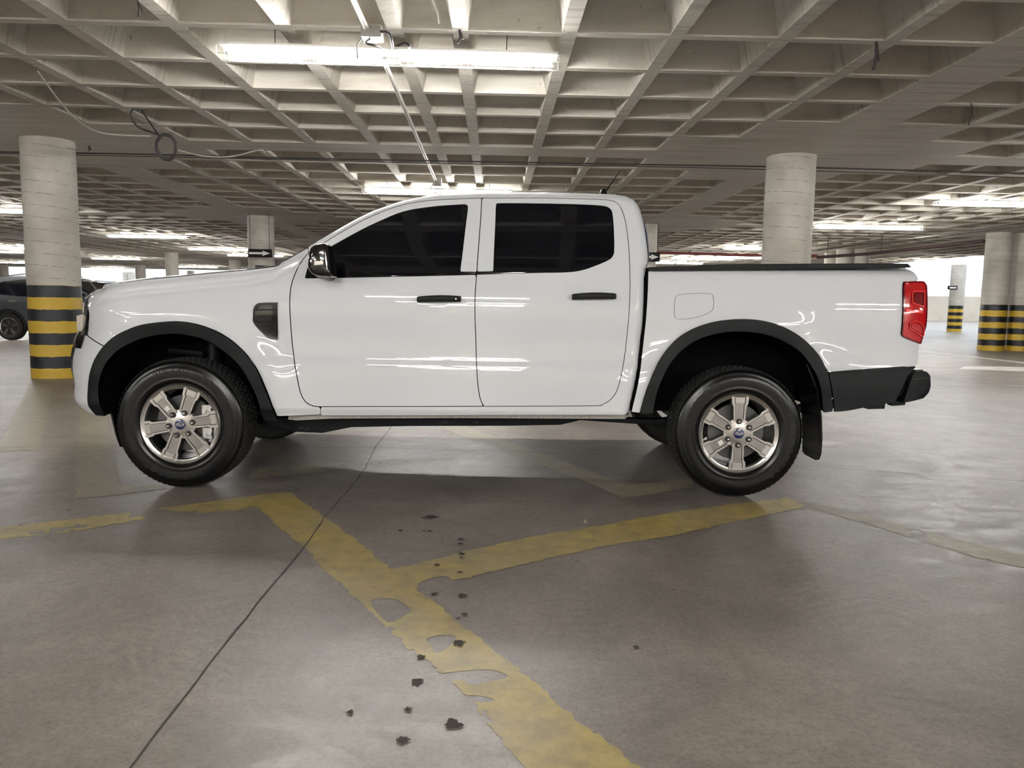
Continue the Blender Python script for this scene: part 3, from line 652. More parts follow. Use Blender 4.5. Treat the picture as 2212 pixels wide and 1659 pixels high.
for mir in (False, True):
    zt_, zb_ = at_y(180, 653, 4.6)[1], at_y(172, 752, 4.6)[1]
    mb = MB(); n = 20; m_ = 12; rows = []
    _h = [hit(float(np.interp(653 + 5.05 * q, [650, 675, 703, 726, 742, 755], [188.5, 190.5, 190.5, 188.5, 181, 176])), 653 + 5.05 * q)[2] for q in range(21)]; _h = [float(np.mean(_h[max(0, q - 3):q + 4])) for q in range(21)]
    for j in range(n + 1):
        t = j / n; z = zt_ + (zb_ - zt_) * t; w = 0.26 if t < 0.7 else 0.26 - (t - 0.7) * 0.55
        se = _h[j] - 0.02
        xf = float(NOSEF(np.array(z)))
        rows.append([(float(plan_x(np.array(se + w * i / m_), xf)) - 0.006, YN + se + w * i / m_ + 0.02, z) for i in range(m_ + 1)])
    vs = [loc_(p, mir) for r in rows for p in r]; fs = [(j * (m_ + 1) + i, j * (m_ + 1) + i + 1, (j + 1) * (m_ + 1) + i + 1, (j + 1) * (m_ + 1) + i) for j in range(n) for i in range(m_)]
    mb.add(vs, fs); hl = mb.build('headlight', 'gloss', truck, smooth=True)
    # clear C-shaped lamp standing proud of the dark housing
    c1 = at_y(165.5, 698, 4.655); mb = MB()
    for k, (dx, hh) in enumerate(((0.0, 0.046), (0.014, 0.048), (0.018, 0.052))):
        x = c1[0] + dx
        pts = [(x, 4.60 + 0.008 * k, c1[1] - hh), (x + 0.004, 4.60 + 0.008 * k, c1[1] + hh)]
        a, b = loc_((x, 4.655, c1[1] - hh), mir), loc_((x + (0.016, 0.006, 0.034)[k], 4.82, c1[1] + hh), mir)
        mb.box((min(a[0], b[0]), min(a[1], b[1]), a[2]), (max(a[0], b[0]), max(a[1], b[1]), b[2]), 0 if k != 1 else 1)
    tag(mb.build('projector_lamp', ['lens', 'amber'], hl, bevel=0.003), 'clear lamp lens with a warm tint')
    mb = MB(); pts = [loc_((at_y(a_, b_, 4.71)[0], 4.71, at_y(a_, b_, 4.71)[1]), mir) for a_, b_ in catmull([(180.5, 653), (179.5, 668), (180.5, 690), (180, 710), (176.5, 727), (171.5, 742), (168.5, 752)], False, 4)]
    ps = [Vector(p) for p in pts]; 
    mb.tube(ps, 0.006, 8); mb.build('chrome_trim', 'chrome', hl, smooth=True)

# hood, windshield, roof, back of the cab
def bridge(name, edge, crown, mats, parent=None, n=24, fwd=0.0, inset=0.0, close=None):
    """surface from the near edge curve (x,Y,z list) across to its mirror image, crowned"""
    mb = MB(); rows = []
    for (x, Y, z) in edge:
        w = 2 * (YC - Y); row = []
        for i in range(n + 1):
            t = i / n; b = 1 - (2 * t - 1) ** 2; b = b ** 0.8
            row.append((x - fwd * b - ROOT[0], Y + w * t - ROOT[1], z + crown * b))
        rows.append(row)
    vs = [p for r in rows for p in r]; fs = [(j * (n + 1) + i, j * (n + 1) + i + 1, (j + 1) * (n + 1) + i + 1, (j + 1) * (n + 1) + i) for j in range(len(rows) - 1) for i in range(n)]
    mb.add(vs, fs); return mb.build(name, mats, parent if parent is not None else truck, smooth=True)
def top_edge(i0, i1, dz=0.0):
    out = []
    for (x, z) in catmull(TOPL[i0:i1], False, 4):
        z2 = float(ztop(np.array(x))) - 0.001; out.append((x, YN + float(side(np.array(x), np.array(z2))), z2 + dz))
    return out
hood_edge = top_edge(0, 8)
mb = MB(); rows = []; nh = 24; zf = hood_edge[0][2]
for k, (x, Y, z) in enumerate(hood_edge):
    f0 = max(0.05, hood_edge[0][0] - float(NOSEF(np.array(1.245))) - 0.05) * (1 - k / (len(hood_edge) - 1)) ** 1.6 + 0.01; w = 2 * (YC - Y); row = []
    for i in range(nh + 1):
        t = i / nh; b = 1 - abs(2 * t - 1) ** 2.3; row.append((x - f0 * b - ROOT[0], Y + w * t - ROOT[1], z + 0.030 * b ** 0.7 * min(1, 0.2 + k / 6)))
    rows.append(row)
mb.add([p for r in rows for p in r], [(j * (nh + 1) + i, j * (nh + 1) + i + 1, (j + 1) * (nh + 1) + i + 1, (j + 1) * (nh + 1) + i) for j in range(len(rows) - 1) for i in range(nh)])
hood = mb.build('hood', 'paint', truck, smooth=True)
HF = rows[0]
mb = MB(); vs = []; m_ = 8
for j in range(m_ + 1):
    t = j / m_
    for i, p in enumerate(HF):
        ss_ = min(p[1] + ROOT[1], 2 * YC - (p[1] + ROOT[1])) - YN; z0_ = 1.105; z = z0_ + (p[2] - z0_) * t
        xl = float(plan_x(np.array(ss_), float(NOSEF(np.array(z0_))))) - ROOT[0]; e = t ** 1.5
        vs.append((xl + (p[0] - xl) * e, p[1], z))
nf = len(HF); mb.add(vs, [(j * nf + i, j * nf + i + 1, (j + 1) * nf + i + 1, (j + 1) * nf + i) for j in range(m_) for i in range(nf - 1)])
mb.build('hood_leading_edge', 'paint', hood, smooth=True)
# low power dome lines on the hood
mb = MB()
a = at_y(556, 578, 4.75); b = at_y(590, 573, 4.75)
mb.box((a[0] - ROOT[0], 4.70 - YC, a[1] - 0.03), (b[0] - ROOT[0], 6.02 - YC, a[1] + 0.012)); mb.build('cowl_panel', 'plastic2', truck, bevel=0.006)
ws = bridge('windshield', top_edge(8, 16), 0.0, 'glass', fwd=0.10)
rf = bridge('roof', top_edge(15, 23), 0.035, 'paint')
rear_e = [(x - 0.004, YN + float(side(np.array(min(x, 0.78)), np.array(z))) + 0.0, z) for (x, z) in TOPL[22:]]
back = [(p[0], YN + float(side(np.array(p[0] - 0.001), np.array(min(p[1], float(ztop(np.array(p[0]))) - 0.001)))), p[1]) for p in TOPL[22:]] + [(x, YN + 0.05 + float(DOORP(np.array(z))), z) for z, x in sorted(zip(CEZ, CEX), reverse=True)]
bridge('cab_rear_panel', back, 0.0, 'paint', fwd=-0.01)
mb = MB(); g0 = [(0.748, 4.75), (0.748, 5.97)]
mb.box((0.775 - ROOT[0], 4.80 - YC, 1.24), (0.80 - ROOT[0], 5.92 - YC, 1.62)); mb.build('rear_window', 'glass', truck, bevel=0.006)

# antenna
mb = MB(); p0 = at_y(1303, 416, 5.0)
mb.lathe([(0.0, 0.03), (0.014, 0.026), (0.022, 0.008), (0.026, 0.0), (0.026, -0.02)], 16, axis='Z', c=(p0[0] - ROOT[0], 5.0 - YC, p0[1] - 0.006))
q0, q1 = at_y(1308, 414, 5.0), at_y(1339, 369, 5.0)
mb.tube([(q0[0] - ROOT[0], 5.0 - YC, q0[1]), (q1[0] - ROOT[0], 5.0 - YC, q1[1])], [0.005, 0.003], 6)
mb.build('roof_antenna', 'plastic2', truck, smooth=True)

# side mirrors
for mir in (False, True):
    mb = MB(); yo = 4.235
    OUT = [(669.7, 540), (674, 532.5), (683, 528), (694, 525), (704, 525.6), (709, 531), (711.5, 545), (713.5, 560), (716, 580), (718, 597.5), (705, 598.5), (690, 597.8), (678, 594), (669.5, 586.5), (665.5, 577), (665.6, 566), (667, 553)]
    base = [at_y(px, py, yo) for px, py in OUT]; base = catmull(base, True, 3); cx = np.mean([p[0] for p in base]); cz = np.mean([p[1] for p in base]); n = len(base)
    layers = ((-0.030, 0.60), (-0.022, 0.86), (-0.008, 0.97), (0.010, 1.0), (0.06, 1.0), (0.12, 0.98), (0.15, 0.92), (0.16, 0.8))
    vs = []
    for dy, sc_ in layers: vs += [loc_((cx + (p[0] - cx) * sc_, yo + dy, cz + (p[1] - cz) * sc_), mir) for p in base]
    fs = [(l * n + i, l * n + (i + 1) % n, (l + 1) * n + (i + 1) % n, (l + 1) * n + i) for l in range(len(layers) - 1) for i in range(n)] + [tuple(range(n)), tuple((len(layers) - 1) * n + i for i in range(n))]
    mb.add(vs, fs)
    mo = mb.build('side_mirror', 'gloss', truck, smooth=True)
    mb = MB(); a0 = at_y(700, 590, 4.40); arm = [loc_((a0[0], 4.33, a0[1]), mir), loc_((a0[0] + 0.02, 4.50, a0[1] - 0.005), mir)]
    mb.tube(arm, [0.035, 0.04], 10); mb.build('mirror_arm', 'plastic2', mo, smooth=True)
    s = [at_y(666, 564, yo - 0.012), at_y(699, 564.5, yo - 0.03), at_y(699, 571, yo - 0.03), at_y(666, 574, yo - 0.012)]
    mb = MB(); vs = [loc_((s[0][0], yo - 0.004, s[0][1]), mir), loc_((s[0][0] + 0.02, yo - 0.028, s[0][1]), mir), loc_((s[1][0], yo - 0.036, s[1][1]), mir), loc_((s[2][0], yo - 0.036, s[2][1]), mir), loc_((s[3][0] + 0.02, yo - 0.028, s[3][1]), mir), loc_((s[3][0], yo - 0.004, s[3][1]), mir)]
    vs += [(v[0], v[1] + (0.03 if not mir else -0.03), v[2]) for v in vs]
    mb.add(vs, [(0, 1, 4, 5), (1, 2, 3, 4), (6, 7, 10, 11), (7, 8, 9, 10), (0, 1, 7, 6), (1, 2, 8, 7), (2, 3, 9, 8), (3, 4, 10, 9), (4, 5, 11, 10), (5, 0, 6, 11)])
    tag(mb.build('turn_signal', 'chrome', mo), 'silver turn signal strip')

# bed rail cap, tailgate, bed floor, rear bumper
def px_prism(name, pts, y0, y1, mats, parent=None, Yref=None, bevel=0.0, both=False):
    poly = [at_y(px, py, y0 if Yref is None else Yref) for px, py in pts]; mb = MB()
    for mir in ((False, True) if both else (False,)):
        a, b = (y0, y1) if not mir else (2 * YC - y1, 2 * YC - y0)
        mb.prism([(x - ROOT[0], z) for x, z in poly], a - ROOT[1], b - ROOT[1])
    return mb.build(name, mats, parent if parent is not None else truck, bevel=bevel)
RAIL = [(1401.5, 577), (1455, 575), (1514, 574), (1517, 571.5), (1700, 569.5), (1900, 568.6), (1962, 569.5), (1970, 577.5), (1836, 579.5), (1633.8, 582), (1403, 584.5)]
rp = [at_y(px, py, 4.46) for px, py in RAIL]
for mir in (False, True):
    mb = MB(); a, b = (4.462, 4.56) if not mir else (2 * YC - 4.56, 2 * YC - 4.462)
    mb.prism([(x - ROOT[0], z) for x, z in rp], a - YC, b - YC); mb.build('bed_rail_cap', 'plastic', truck, bevel=0.004)
mb = MB()
mb.box((0.82 - ROOT[0], 5.0 - YC, 0.62), (2.28 - ROOT[0], 5.72 - YC, 0.66)); mb.box((0.82 - ROOT[0], 4.58 - YC, 1.05), (2.28 - ROOT[0], 6.14 - YC, 1.07)); mb.box((0.81 - ROOT[0], 4.56 - YC, 0.62), (0.83 - ROOT[0], 6.16 - YC, 1.32))
for y in (4.56, 6.14): mb.box((0.82 - ROOT[0], y - YC, 1.07), (2.28 - ROOT[0], y + 0.03 - YC, 1.33))
mb.build('bed_liner', 'plastic', truck)
mb = MB(); mb.box((2.28 - ROOT[0], 4.60 - YC, 0.66), (2.345 - ROOT[0], 6.12 - YC, 1.34)); mb.box((2.335 - ROOT[0], 4.9 - YC, 1.0), (2.36 - ROOT[0], 5.8 - YC, 1.2)); mb.build('tailgate', 'paint', truck, bevel=0.012)
BUMP = [(1977, 799.5), (1985, 799.5), (2000, 803), (2007, 812), (2008, 832), (2003, 847), (1991, 859), (1965, 865.3), (1944, 868.5), (1958, 832), (1966, 814), (1970, 805)]
bp_ = catmull([at_y(px, py, 4.50) for px, py in BUMP for _ in (range(2) if (px, py) in ((1977, 799.5), (2007, 812), (2008, 832), (1991, 859), (1944, 868.5), (1966, 814)) else range(1))], True, 3)
mb = MB(); n = len(bp_); cx = 2.30; vs = []
lay = [(4.452, 0.96, -0.045), (4.462, 0.99, -0.015), (4.49, 1.0, 0.0), (4.60, 1.0, 0.02), (4.8, 1.0, 0.035), (YC, 1.0, 0.045)]
lay = lay + [(2 * YC - y, a, b) for y, a, b in lay[-2::-1]]
czb = np.mean([p[1] for p in bp_])
for y, a, b in lay:
    for (x, z) in bp_:
        k = max(0, (x - 2.28)) / 0.2; vs.append((x + b * k - ROOT[0], y - YC, czb + (z - czb) * a))
fs = [(l * n + i, l * n + (i + 1) % n, (l + 1) * n + (i + 1) % n, (l + 1) * n + i) for l in range(len(lay) - 1) for i in range(n)] + [tuple(range(n)), tuple((len(lay) - 1) * n + i for i in range(n))]
mb.add(vs, fs); rb = mb.build('rear_bumper', 'plastic', truck, smooth=True)
mb = MB(); a, b = at_y(1976, 800, 4.5), at_y(1996, 803, 4.5)
mb.box((a[0] - ROOT[0], 4.51 - YC, a[1] - 0.004), (b[0] - ROOT[0], 6.2 - YC, a[1] + 0.004)); mb.build('bumper_step_pad', 'plastic2', rb, bevel=0.003)
px_prism('bumper_groove', [(1966, 817.5), (2002, 813.5), (2002, 815), (1965, 819.5)], 4.450, 4.47, 'gloss', parent=rb, Yref=4.48)
px_prism('tow_bracket', [(1868, 872), (1913, 868), (1911, 883), (1875, 884)], 4.60, 4.66, 'frame', Yref=4.60)
px_prism('exhaust_hanger', [(1926, 866), (1958, 860), (1955, 875), (1927, 877)], 4.60, 4.66, 'frame', Yref=4.60)

# chassis: frame rails, sill seam, underbody
for mir in (False, True):
    mb = MB(); Y0, Y1 = (4.86, 4.94) if not mir else (2 * YC - 4.94, 2 * YC - 4.86)
    RL = [(500, 898), (620, 902), (700, 903), (1250, 900), (1420, 905), (1700, 880), (1930, 845), (1935, 862), (1700, 895), (1420, 918), (1253, 907), (1210, 917), (1100, 919), (890, 919.5), (760, 922), (697, 934.5), (640, 932), (560, 915)]
    poly = [at_y(px, py, 4.88) for px, py in RL]; mb.prism([(x - ROOT[0], z) for x, z in poly], Y0 - YC, Y1 - YC)
    fr = mb.build('frame_rail', 'frame', truck, bevel=0.006)
    if not mir:
        for px, py in ((960, 912), (1028, 912), (650, 924), (664, 926)):
            c = at_y(px, py, 4.858); m2 = MB(); m2.box((c[0] - 0.018 - ROOT[0], 4.855 - YC, c[1] - 0.008), (c[0] + 0.018 - ROOT[0], 4.861 - YC, c[1] + 0.008)); m2.build('frame_hole', 'groove', fr, bevel=0.002)
SE = [(624, 896), (700, 894), (1348, 893), (1356, 900), (1350, 905), (1000, 903), (720, 904), (640, 908), (622, 906)]
sep_ = [at_y(px, py, 4.53) for px, py in SE]
for mir in (False, True):
    mb = MB(); a, b = (4.53, 4.55) if not mir else (2 * YC - 4.55, 2 * YC - 4.53); mb.prism([(x - ROOT[0], z) for x, z in sep_], a - YC, b - YC); mb.build('sill_seam', 'dirt', truck)
mb = MB(); mb.box((-1.25 - ROOT[0], 4.56 - YC, 0.47), (0.70 - ROOT[0], 2 * YC - 4.56 - YC, 0.50)); mb.box((-2.5 - ROOT[0], 4.95 - YC, 0.44), (1.6 - ROOT[0], 5.77 - YC, 0.50)); mb.build('underbody', 'dark', truck)
mb = MB(); mb.tube([(XR - ROOT[0], 4.6 - YC, RT), (XR - ROOT[0], 6.1 - YC, RT)], 0.045, 10); mb.lathe([(0.0, -0.14), (0.09, -0.1), (0.13, 0), (0.09, 0.1), (0, 0.14)], 16, c=(XR - ROOT[0], 0, RT)); mb.build('rear_axle', 'frame', truck, smooth=True)
mb = MB(); mb.tube([(XF - ROOT[0], 4.6 - YC, RT), (XF - ROOT[0], 6.1 - YC, RT)], 0.035, 10); mb.build('front_axle', 'frame', truck, smooth=True)
# wheel wells
for mir in (False, True):
    for nm, IN in (('front_wheel_well', FA_IN), ('rear_wheel_well', RA_IN)):
        cur = [to_side(*p, extra=-0.02) for p in IN]; cur = catmull(cur, False, 3); mb = MB(); n = len(cur); c0 = np.mean([p[0] for p in cur]); vs = []
        for dy, k in ((0.0, 1.0), (0.05, 1.03), (0.5, 1.05)):
            vs += [loc_((c0 + (x - c0) * k, YN - 0.012 + dy, 0.385 + (z - 0.385) * k), mir) for x, z in cur]
        fs = [(l * n + i, l * n + i + 1, (l + 1) * n + i + 1, (l + 1) * n + i) for l in range(2) for i in range(n - 1)] + [tuple(2 * n + i for i in range(n))]
        mb.add(vs, fs); mb.build(nm, 'dark', truck)
# front suspension bits seen in the arch
mb = MB(); a = at_y(365, 757, 4.75); b = at_y(440, 765, 4.75)
mb.tube([(a[0] - ROOT[0], 4.75 - YC, a[1]), (b[0] - ROOT[0], 4.75 - YC, b[1])], 0.022, 8)
mb.tube([(-1.90 - ROOT[0], 4.8 - YC, 0.45), (-1.88 - ROOT[0], 4.85 - YC, 0.9)], 0.05, 12); mb.build('suspension_strut', 'frame', truck, smooth=True)

# mud flaps
for mir in (False, True):
    mb = MB(); zs = [(0.80, 4.44, 4.72, 1.70), (0.66, 4.435, 4.74, 1.765), (0.50, 4.435, 4.74, 1.800), (0.36, 4.435, 4.73, 1.812), (0.27, 4.44, 4.72, 1.812), (0.235, 4.455, 4.70, 1.808), (0.225, 4.49, 4.65, 1.806)]
    vs = []
    for z, ya, yb, x in zs: vs += [loc_((x, ya, z), mir), loc_((x, yb, z), mir), loc_((x + 0.008, yb, z), mir), loc_((x + 0.008, ya, z), mir)]
    fs = [(4 * l + i, 4 * l + (i + 1) % 4, 4 * l + 4 + (i + 1) % 4, 4 * l + 4 + i) for l in range(len(zs) - 1) for i in range(4)] + [(0, 1, 2, 3), tuple(4 * (len(zs) - 1) + i for i in range(4))]
    mb.add(vs, fs); mb.build('rear_mud_flap', 'plastic2', truck)
    mb = MB(); zs = [(0.45, 4.47, 4.66, -2.36), (0.32, 4.47, 4.66, -2.335), (0.235, 4.50, 4.63, -2.325)]; vs = []
    for z, ya, yb, x in zs: vs += [loc_((x, ya, z), mir), loc_((x, yb, z), mir), loc_((x + 0.01, yb, z), mir), loc_((x + 0.01, ya, z), mir)]
    fs = [(4 * l + i, 4 * l + (i + 1) % 4, 4 * l + 4 + (i + 1) % 4, 4 * l + 4 + i) for l in range(len(zs) - 1) for i in range(4)] + [(0, 1, 2, 3), tuple(4 * (len(zs) - 1) + i for i in range(4))]
    mb.add(vs, fs); mb.build('front_mud_flap', 'plastic2', truck)

# ------------------------------------------------------------------ text helper
def text_mesh(txt, size, depth, shear=0.0):
    cu = bpy.data.curves.new('txt', 'FONT'); cu.body = txt; cu.size = size; cu.extrude = depth; cu.align_x = 'CENTER'; cu.align_y = 'CENTER'; cu.shear = shear; cu.resolution_u = 3
    ob = bpy.data.objects.new('txt', cu); COL.objects.link(ob)
    bpy.context.view_layer.update()
    me = bpy.data.meshes.new_from_object(ob); vs = [tuple(v.co) for v in me.vertices]; fs = [tuple(p.vertices) for p in me.polygons]
    bpy.data.objects.remove(ob); bpy.data.curves.remove(cu); bpy.data.meshes.remove(me)
    return vs, fs
def ring_text(mb, txt, r, ang0, step, size, y, sgn=1, depth=0.0012):
    """letters round the sidewall; ang0 is the middle (degrees, 90 is up)"""
    n = len(txt)
    for i, ch in enumerate(txt):
        vs, fs = text_mesh(ch, size, depth); a = math.radians(ang0 - sgn * (i - (n - 1) / 2) * step); rot = a - PI / 2 if sgn > 0 else a + PI / 2
        out = [(r * math.cos(a) + vx * math.cos(rot) - vy * math.sin(rot), y - vz, r * math.sin(a) + vx * math.sin(rot) + vy * math.cos(rot)) for vx, vy, vz in vs]
        mb.add(out, fs)

# ------------------------------------------------------------------ wheels
def rot2(r, t, a): return (r * math.cos(a) - t * math.sin(a), r * math.sin(a) + t * math.cos(a))
def make_wheel(phase, full=True, seed=0):
    """local frame: axis Y, outer face towards -Y, y=0 the outer plane of the tyre"""
    mb = MB()
    # rim barrel and lip
    mb.lathe([(0.206, 0.040), (0.2075, 0.026), (0.2115, 0.0195), (0.222, 0.0165), (0.228, 0.012), (0.232, 0.010), (0.236, 0.014), (0.237, 0.022), (0.234, 0.03)], 72, 0)
    mb.lathe([(0.206, 0.040), (0.204, 0.06), (0.202, 0.10), (0.202, 0.21), (0.232, 0.235)], 72, 1)
    OUTL = [(0.052, 0.030), (0.082, 0.0335), (0.160, 0.0375), (0.174, 0.0470), (0.200, 0.0490), (0.224, 0.0500)]
    INNL = [(0.066, 0.0205), (0.150, 0.0240), (0.166, 0.0225), (0.178, 0.0300), (0.216, 0.0300)]
    y0 = lambda r: 0.020 + 0.016 * max(0, 1 - ((r - 0.05) / 0.17)) * 0 + (0.012 if r < 0.09 else 0.0)
    for k in range(6):
        a = phase + k * PI / 3
        base = [(r, t) for r, t in OUTL] + [(r, -t) for r, t in reversed(OUTL)]
        mb.prism([rot2(r, t, a) for r, t in base], 0.026, 0.060, 2, 1)
        for sgn in (1, -1):
            o = [(0.070, 0.0325)] + OUTL[1:]; i_ = INNL
            bar = [(r, sgn * t) for r, t in o] + [(r, sgn * (t + 0.0028)) for r, t in reversed(i_)]
            mb.prism([rot2(r, t, a) for r, t in bar], 0.0165, 0.032, 0)
        pan = [(r, t - 0.0004) for r, t in INNL] + [(r, -(t - 0.0004)) for r, t in reversed(INNL)]
        mb.prism([rot2(r, t, a) for r, t in pan], 0.0215, 0.032, 3)
        tip = [(0.180, 0.027), (0.212, 0.027), (0.212, -0.027), (0.180, -0.027)]
        mb.prism([rot2(r, t, a) for r, t in tip], 0.0175, 0.030, 0)
    # webs between the spokes, close to the hub
    mb.lathe([(0.0, 0.020), (0.040, 0.020), (0.050, 0.022), (0.060, 0.0235), (0.086, 0.026), (0.086, 0.060)], 48, 0)
    wheel = mb.build('wheel', ['rim', 'rimdark', 'groove', 'rimpanel'], smooth=False, fix=True)
    wheel.data.set_sharp_from_angle(angle=math.radians(35)); wheel.data.polygons.foreach_set('use_smooth', [True] * len(wheel.data.polygons))
    # tyre
    nseg = 288
    prof = [(0.232, 0.225), (0.300, 0.262), (0.352, 0.255), (0.372, 0.240), (0.383, 0.225), (0.384, 0.205), (0.376, 0.203), (0.376, 0.196), (0.385, 0.194), (0.386, 0.150), (0.377, 0.148), (0.377, 0.140), (0.386, 0.138),
            (0.386, 0.105), (0.377, 0.103), (0.377, 0.095), (0.386, 0.093), (0.385, 0.062), (0.376, 0.060), (0.376, 0.052), (0.384, 0.050), (0.380, 0.034), (0.370, 0.020)]
    def rf_(j, k, r):
        if j in (3, 4, 5, 19, 20, 21, 22) or j in (8, 9, 12, 13, 16, 17):
            ph = (k + (2 if j in (8, 9, 16, 17) else 0)) % 4
            return r - (0.0045 if ph == 0 else 0)
        return r
    mt = MB(); mt.lathe(prof, nseg, 0, rfun=rf_)
    tr = mt.build('tyre_tread', 'tread', wheel, fix=False)
    mt = MB(); mt.lathe([(0.372, 0.0215), (0.366, 0.013), (0.352, 0.006), (0.345, 0.0065), (0.340, 0.0030), (0.315, 0.0000), (0.285, 0.0015), (0.272, 0.0030), (0.268, 0.0015), (0.262, 0.0030), (0.250, 0.008), (0.240, 0.014), (0.236, 0.022), (0.232, 0.03)], 96, 0)
    mt.build('tyre_sidewall', 'rubber', wheel, smooth=True)
    mt = MB(); mt.lathe([(0.0, 0.0105), (0.026, 0.0105), (0.0300, 0.012), (0.0310, 0.022)], 40, 0); mt.build('centre_cap', 'blue', wheel, smooth=True)
    for k in range(6):
        a = phase + k * PI / 3; c = (0.0705 * math.cos(a), 0.0, 0.0705 * math.sin(a)); ml = MB()
        ml.lathe([(0.0155, 0.0155), (0.0165, 0.016), (0.0165, 0.030)], 18, 1, c=c)
        ml.lathe([(0.0, 0.0165), (0.0155, 0.0165)], 18, 1, c=c)
        ml.lathe([(0.0, 0.000), (0.006, 0.0015), (0.0095, 0.006), (0.0105, 0.010), (0.0115, 0.018)], 16, 0, c=c)
        ml.build('lug_nut', ['chrome', 'groove'], wheel, smooth=True, fix=False)
    ml = MB(); ml.lathe([(0.05, 0.085), (0.165, 0.085), (0.168, 0.09), (0.168, 0.105), (0.05, 0.11)], 48, 0); ml.build('brake_disc', 'disc', wheel, smooth=True)
    if full:
        vs, fs = text_mesh('Ford', 0.021, 0.0003, 0.45); me_ = MB(); me_.add([(x, 0.0098 - z, y * 0.85) for x, y, z in vs], fs)
        n = 40; ring = []
        for rr in (1.0, 0.92):
            ring += [(0.0245 * rr * math.cos(2 * PI * i / n), 0.0099, 0.0105 * (rr if rr == 1 else 0.86) * math.sin(2 * PI * i / n)) for i in range(n)]
        me_.add(ring, [(i, (i + 1) % n, n + (i + 1) % n, n + i) for i in range(n)])
        me_.build('oval_emblem', 'chrome', wheel, fix=False)
        words_ = (('WRANGLER', 0.312, 82, 8.6, 0.046, 0.0008, 1), ('GOODYEAR', 0.312, 262, 9.2, 0.044, 0.0008, -1), ('TERRITORY', 0.300, 5, 4.2, 0.026, 0.0014, 1)) if seed == 0 else \
                 (('GOODYEAR', 0.312, -22, 8.2, 0.046, 0.0008, 1), ('WRANGLER', 0.312, 152, 8.6, 0.046, 0.0008, 1), ('TERRITORY', 0.300, 75, 4.2, 0.026, 0.0014, 1))
        for wd_ in words_:
            mt = MB(); ring_text(mt, *wd_); mt.build('sidewall_lettering', 'letter', wheel, fix=False)
        sa = phase + (2 if seed == 0 else 3) * PI / 3; ms = MB()
        pl = [rot2(r, t, sa) for r, t in ((0.104, 0.012), (0.131, 0.012), (0.131, -0.014), (0.104, -0.014))]
        ms.prism(pl, 0.0198, 0.0206); tag(ms.build('paper_label', 'sticker', wheel), 'small white square label on one spoke')
    return wheel
w0 = make_wheel(math.radians(9.5), True, 0); w0.parent = truck; w0.location = (XF - ROOT[0], 4.430 - YC, RT)
w1 = make_wheel(math.radians(30), True, 1); w1.parent = truck; w1.location = (XR - ROOT[0], 4.430 - YC, RT)
for (x, ph) in ((XF, 0.2), (XR, 0.6)):
    w = make_wheel(ph, False); w.parent = truck; w.location = (x - ROOT[0], 2 * YC - 4.430 - YC, RT); w.rotation_euler = (0, 0, PI)
# brake caliper seen through the front wheel
mb = MB()
for zc_, dz in ((0.075, 0.035), (-0.060, 0.036)):
    for (rx, rz, sx, sz, yy) in ((0.135, zc_, 0.030, dz, 0.066), (0.120, zc_ - 0.01, 0.012, dz * 0.6, 0.060), (0.15, zc_ * 1.05, 0.014, dz * 0.4, 0.060)):
        mb.box((rx - sx, yy, rz - sz), (rx + sx, yy + 0.03, rz + sz))
mb.build('brake_caliper', 'iron', truck, loc=(XF - ROOT[0], 4.430 - YC, RT), bevel=0.006)

# ------------------------------------------------------------------ the building
TH = 0.025     # the column grid is turned slightly against the camera
def uv(u, v): return (u - TH * v, v + TH * u)
U0, UP, V0, VP = -6.04, 10.15, 10.73, 9.3
def intervals(lo, hi, c0, pitch, offs, band, rib):
    sol = []
    k0 = math.floor((lo - c0) / pitch) - 1; k1 = math.ceil((hi - c0) / pitch) + 1
    for k in range(k0, k1):
        c = c0 + k * pitch; sol.append((c - band, c + band))
        sol += [(c + o - rib, c + o + rib) for o in offs]
    sol = sorted(s for s in sol if s[0] > lo and s[1] < hi); out = []; p = lo
    for a, b in sol: out.append((p, a, False)); out.append((a, b, True)); p = b
    out.append((p, hi, False)); return out
UO = [1.14 + 0.825 * j for j in range(6)] + [5.76 + 0.822 * j for j in range(5)]
VO = [1.15 + 0.875 * j for j in range(9)]
UI = intervals(-46, 40, U0, UP, UO, 0.32, 0.058); VI = intervals(-13, 62, V0, VP, VO, 0.30, 0.044)
def near_col(c, c0, p): return abs((c - c0 + p / 2) % p - p / 2)
mb = MB()
DEPTH = 0.34
for (u0, u1, us) in UI:
    for (v0, v1, vs_) in VI:
        uc, vc = (u0 + u1) / 2, (v0 + v1) / 2
        if uc > 18.5 and vc > 30: continue
        du, dv = near_col(uc, U0, UP), near_col(vc, V0, VP)
        solid = us or vs_ or (du < 1.97 and dv < 2.0 and not (du > 1.15 and dv > 1.2))
        if (u1 - u0) < 0.2 and not us: solid = True
        P = [uv(u0, v0), uv(u1, v0), uv(u1, v1), uv(u0, v1)]
        if solid:
            mb.add([(x, y, H) for x, y in P], [(0, 3, 2, 1)])
        else:
            i1, i2 = 0.012, 0.08
            A = [(x, y, H) for x, y in P]
            def ins(d, z): return [(*uv(u0 + d, v0 + d), z), (*uv(u1 - d, v0 + d), z), (*uv(u1 - d, v1 - d), z), (*uv(u0 + d, v1 - d), z)]
            B = ins(i2, H + DEPTH - 0.03); Cc = ins(i2 + 0.04, H + DEPTH)
            V = A + B + Cc; fs = [(k, k + 4, (k + 1) % 4 + 4, (k + 1) % 4) for k in range(4)] + [(k + 4, k + 8, (k + 1) % 4 + 8, (k + 1) % 4 + 4) for k in range(4)] + [(8, 11, 10, 9)]
            mb.add(V, fs)
ceil = mb.build('ceiling', 'ceiling', fix=False); tag(ceil, kind='structure')
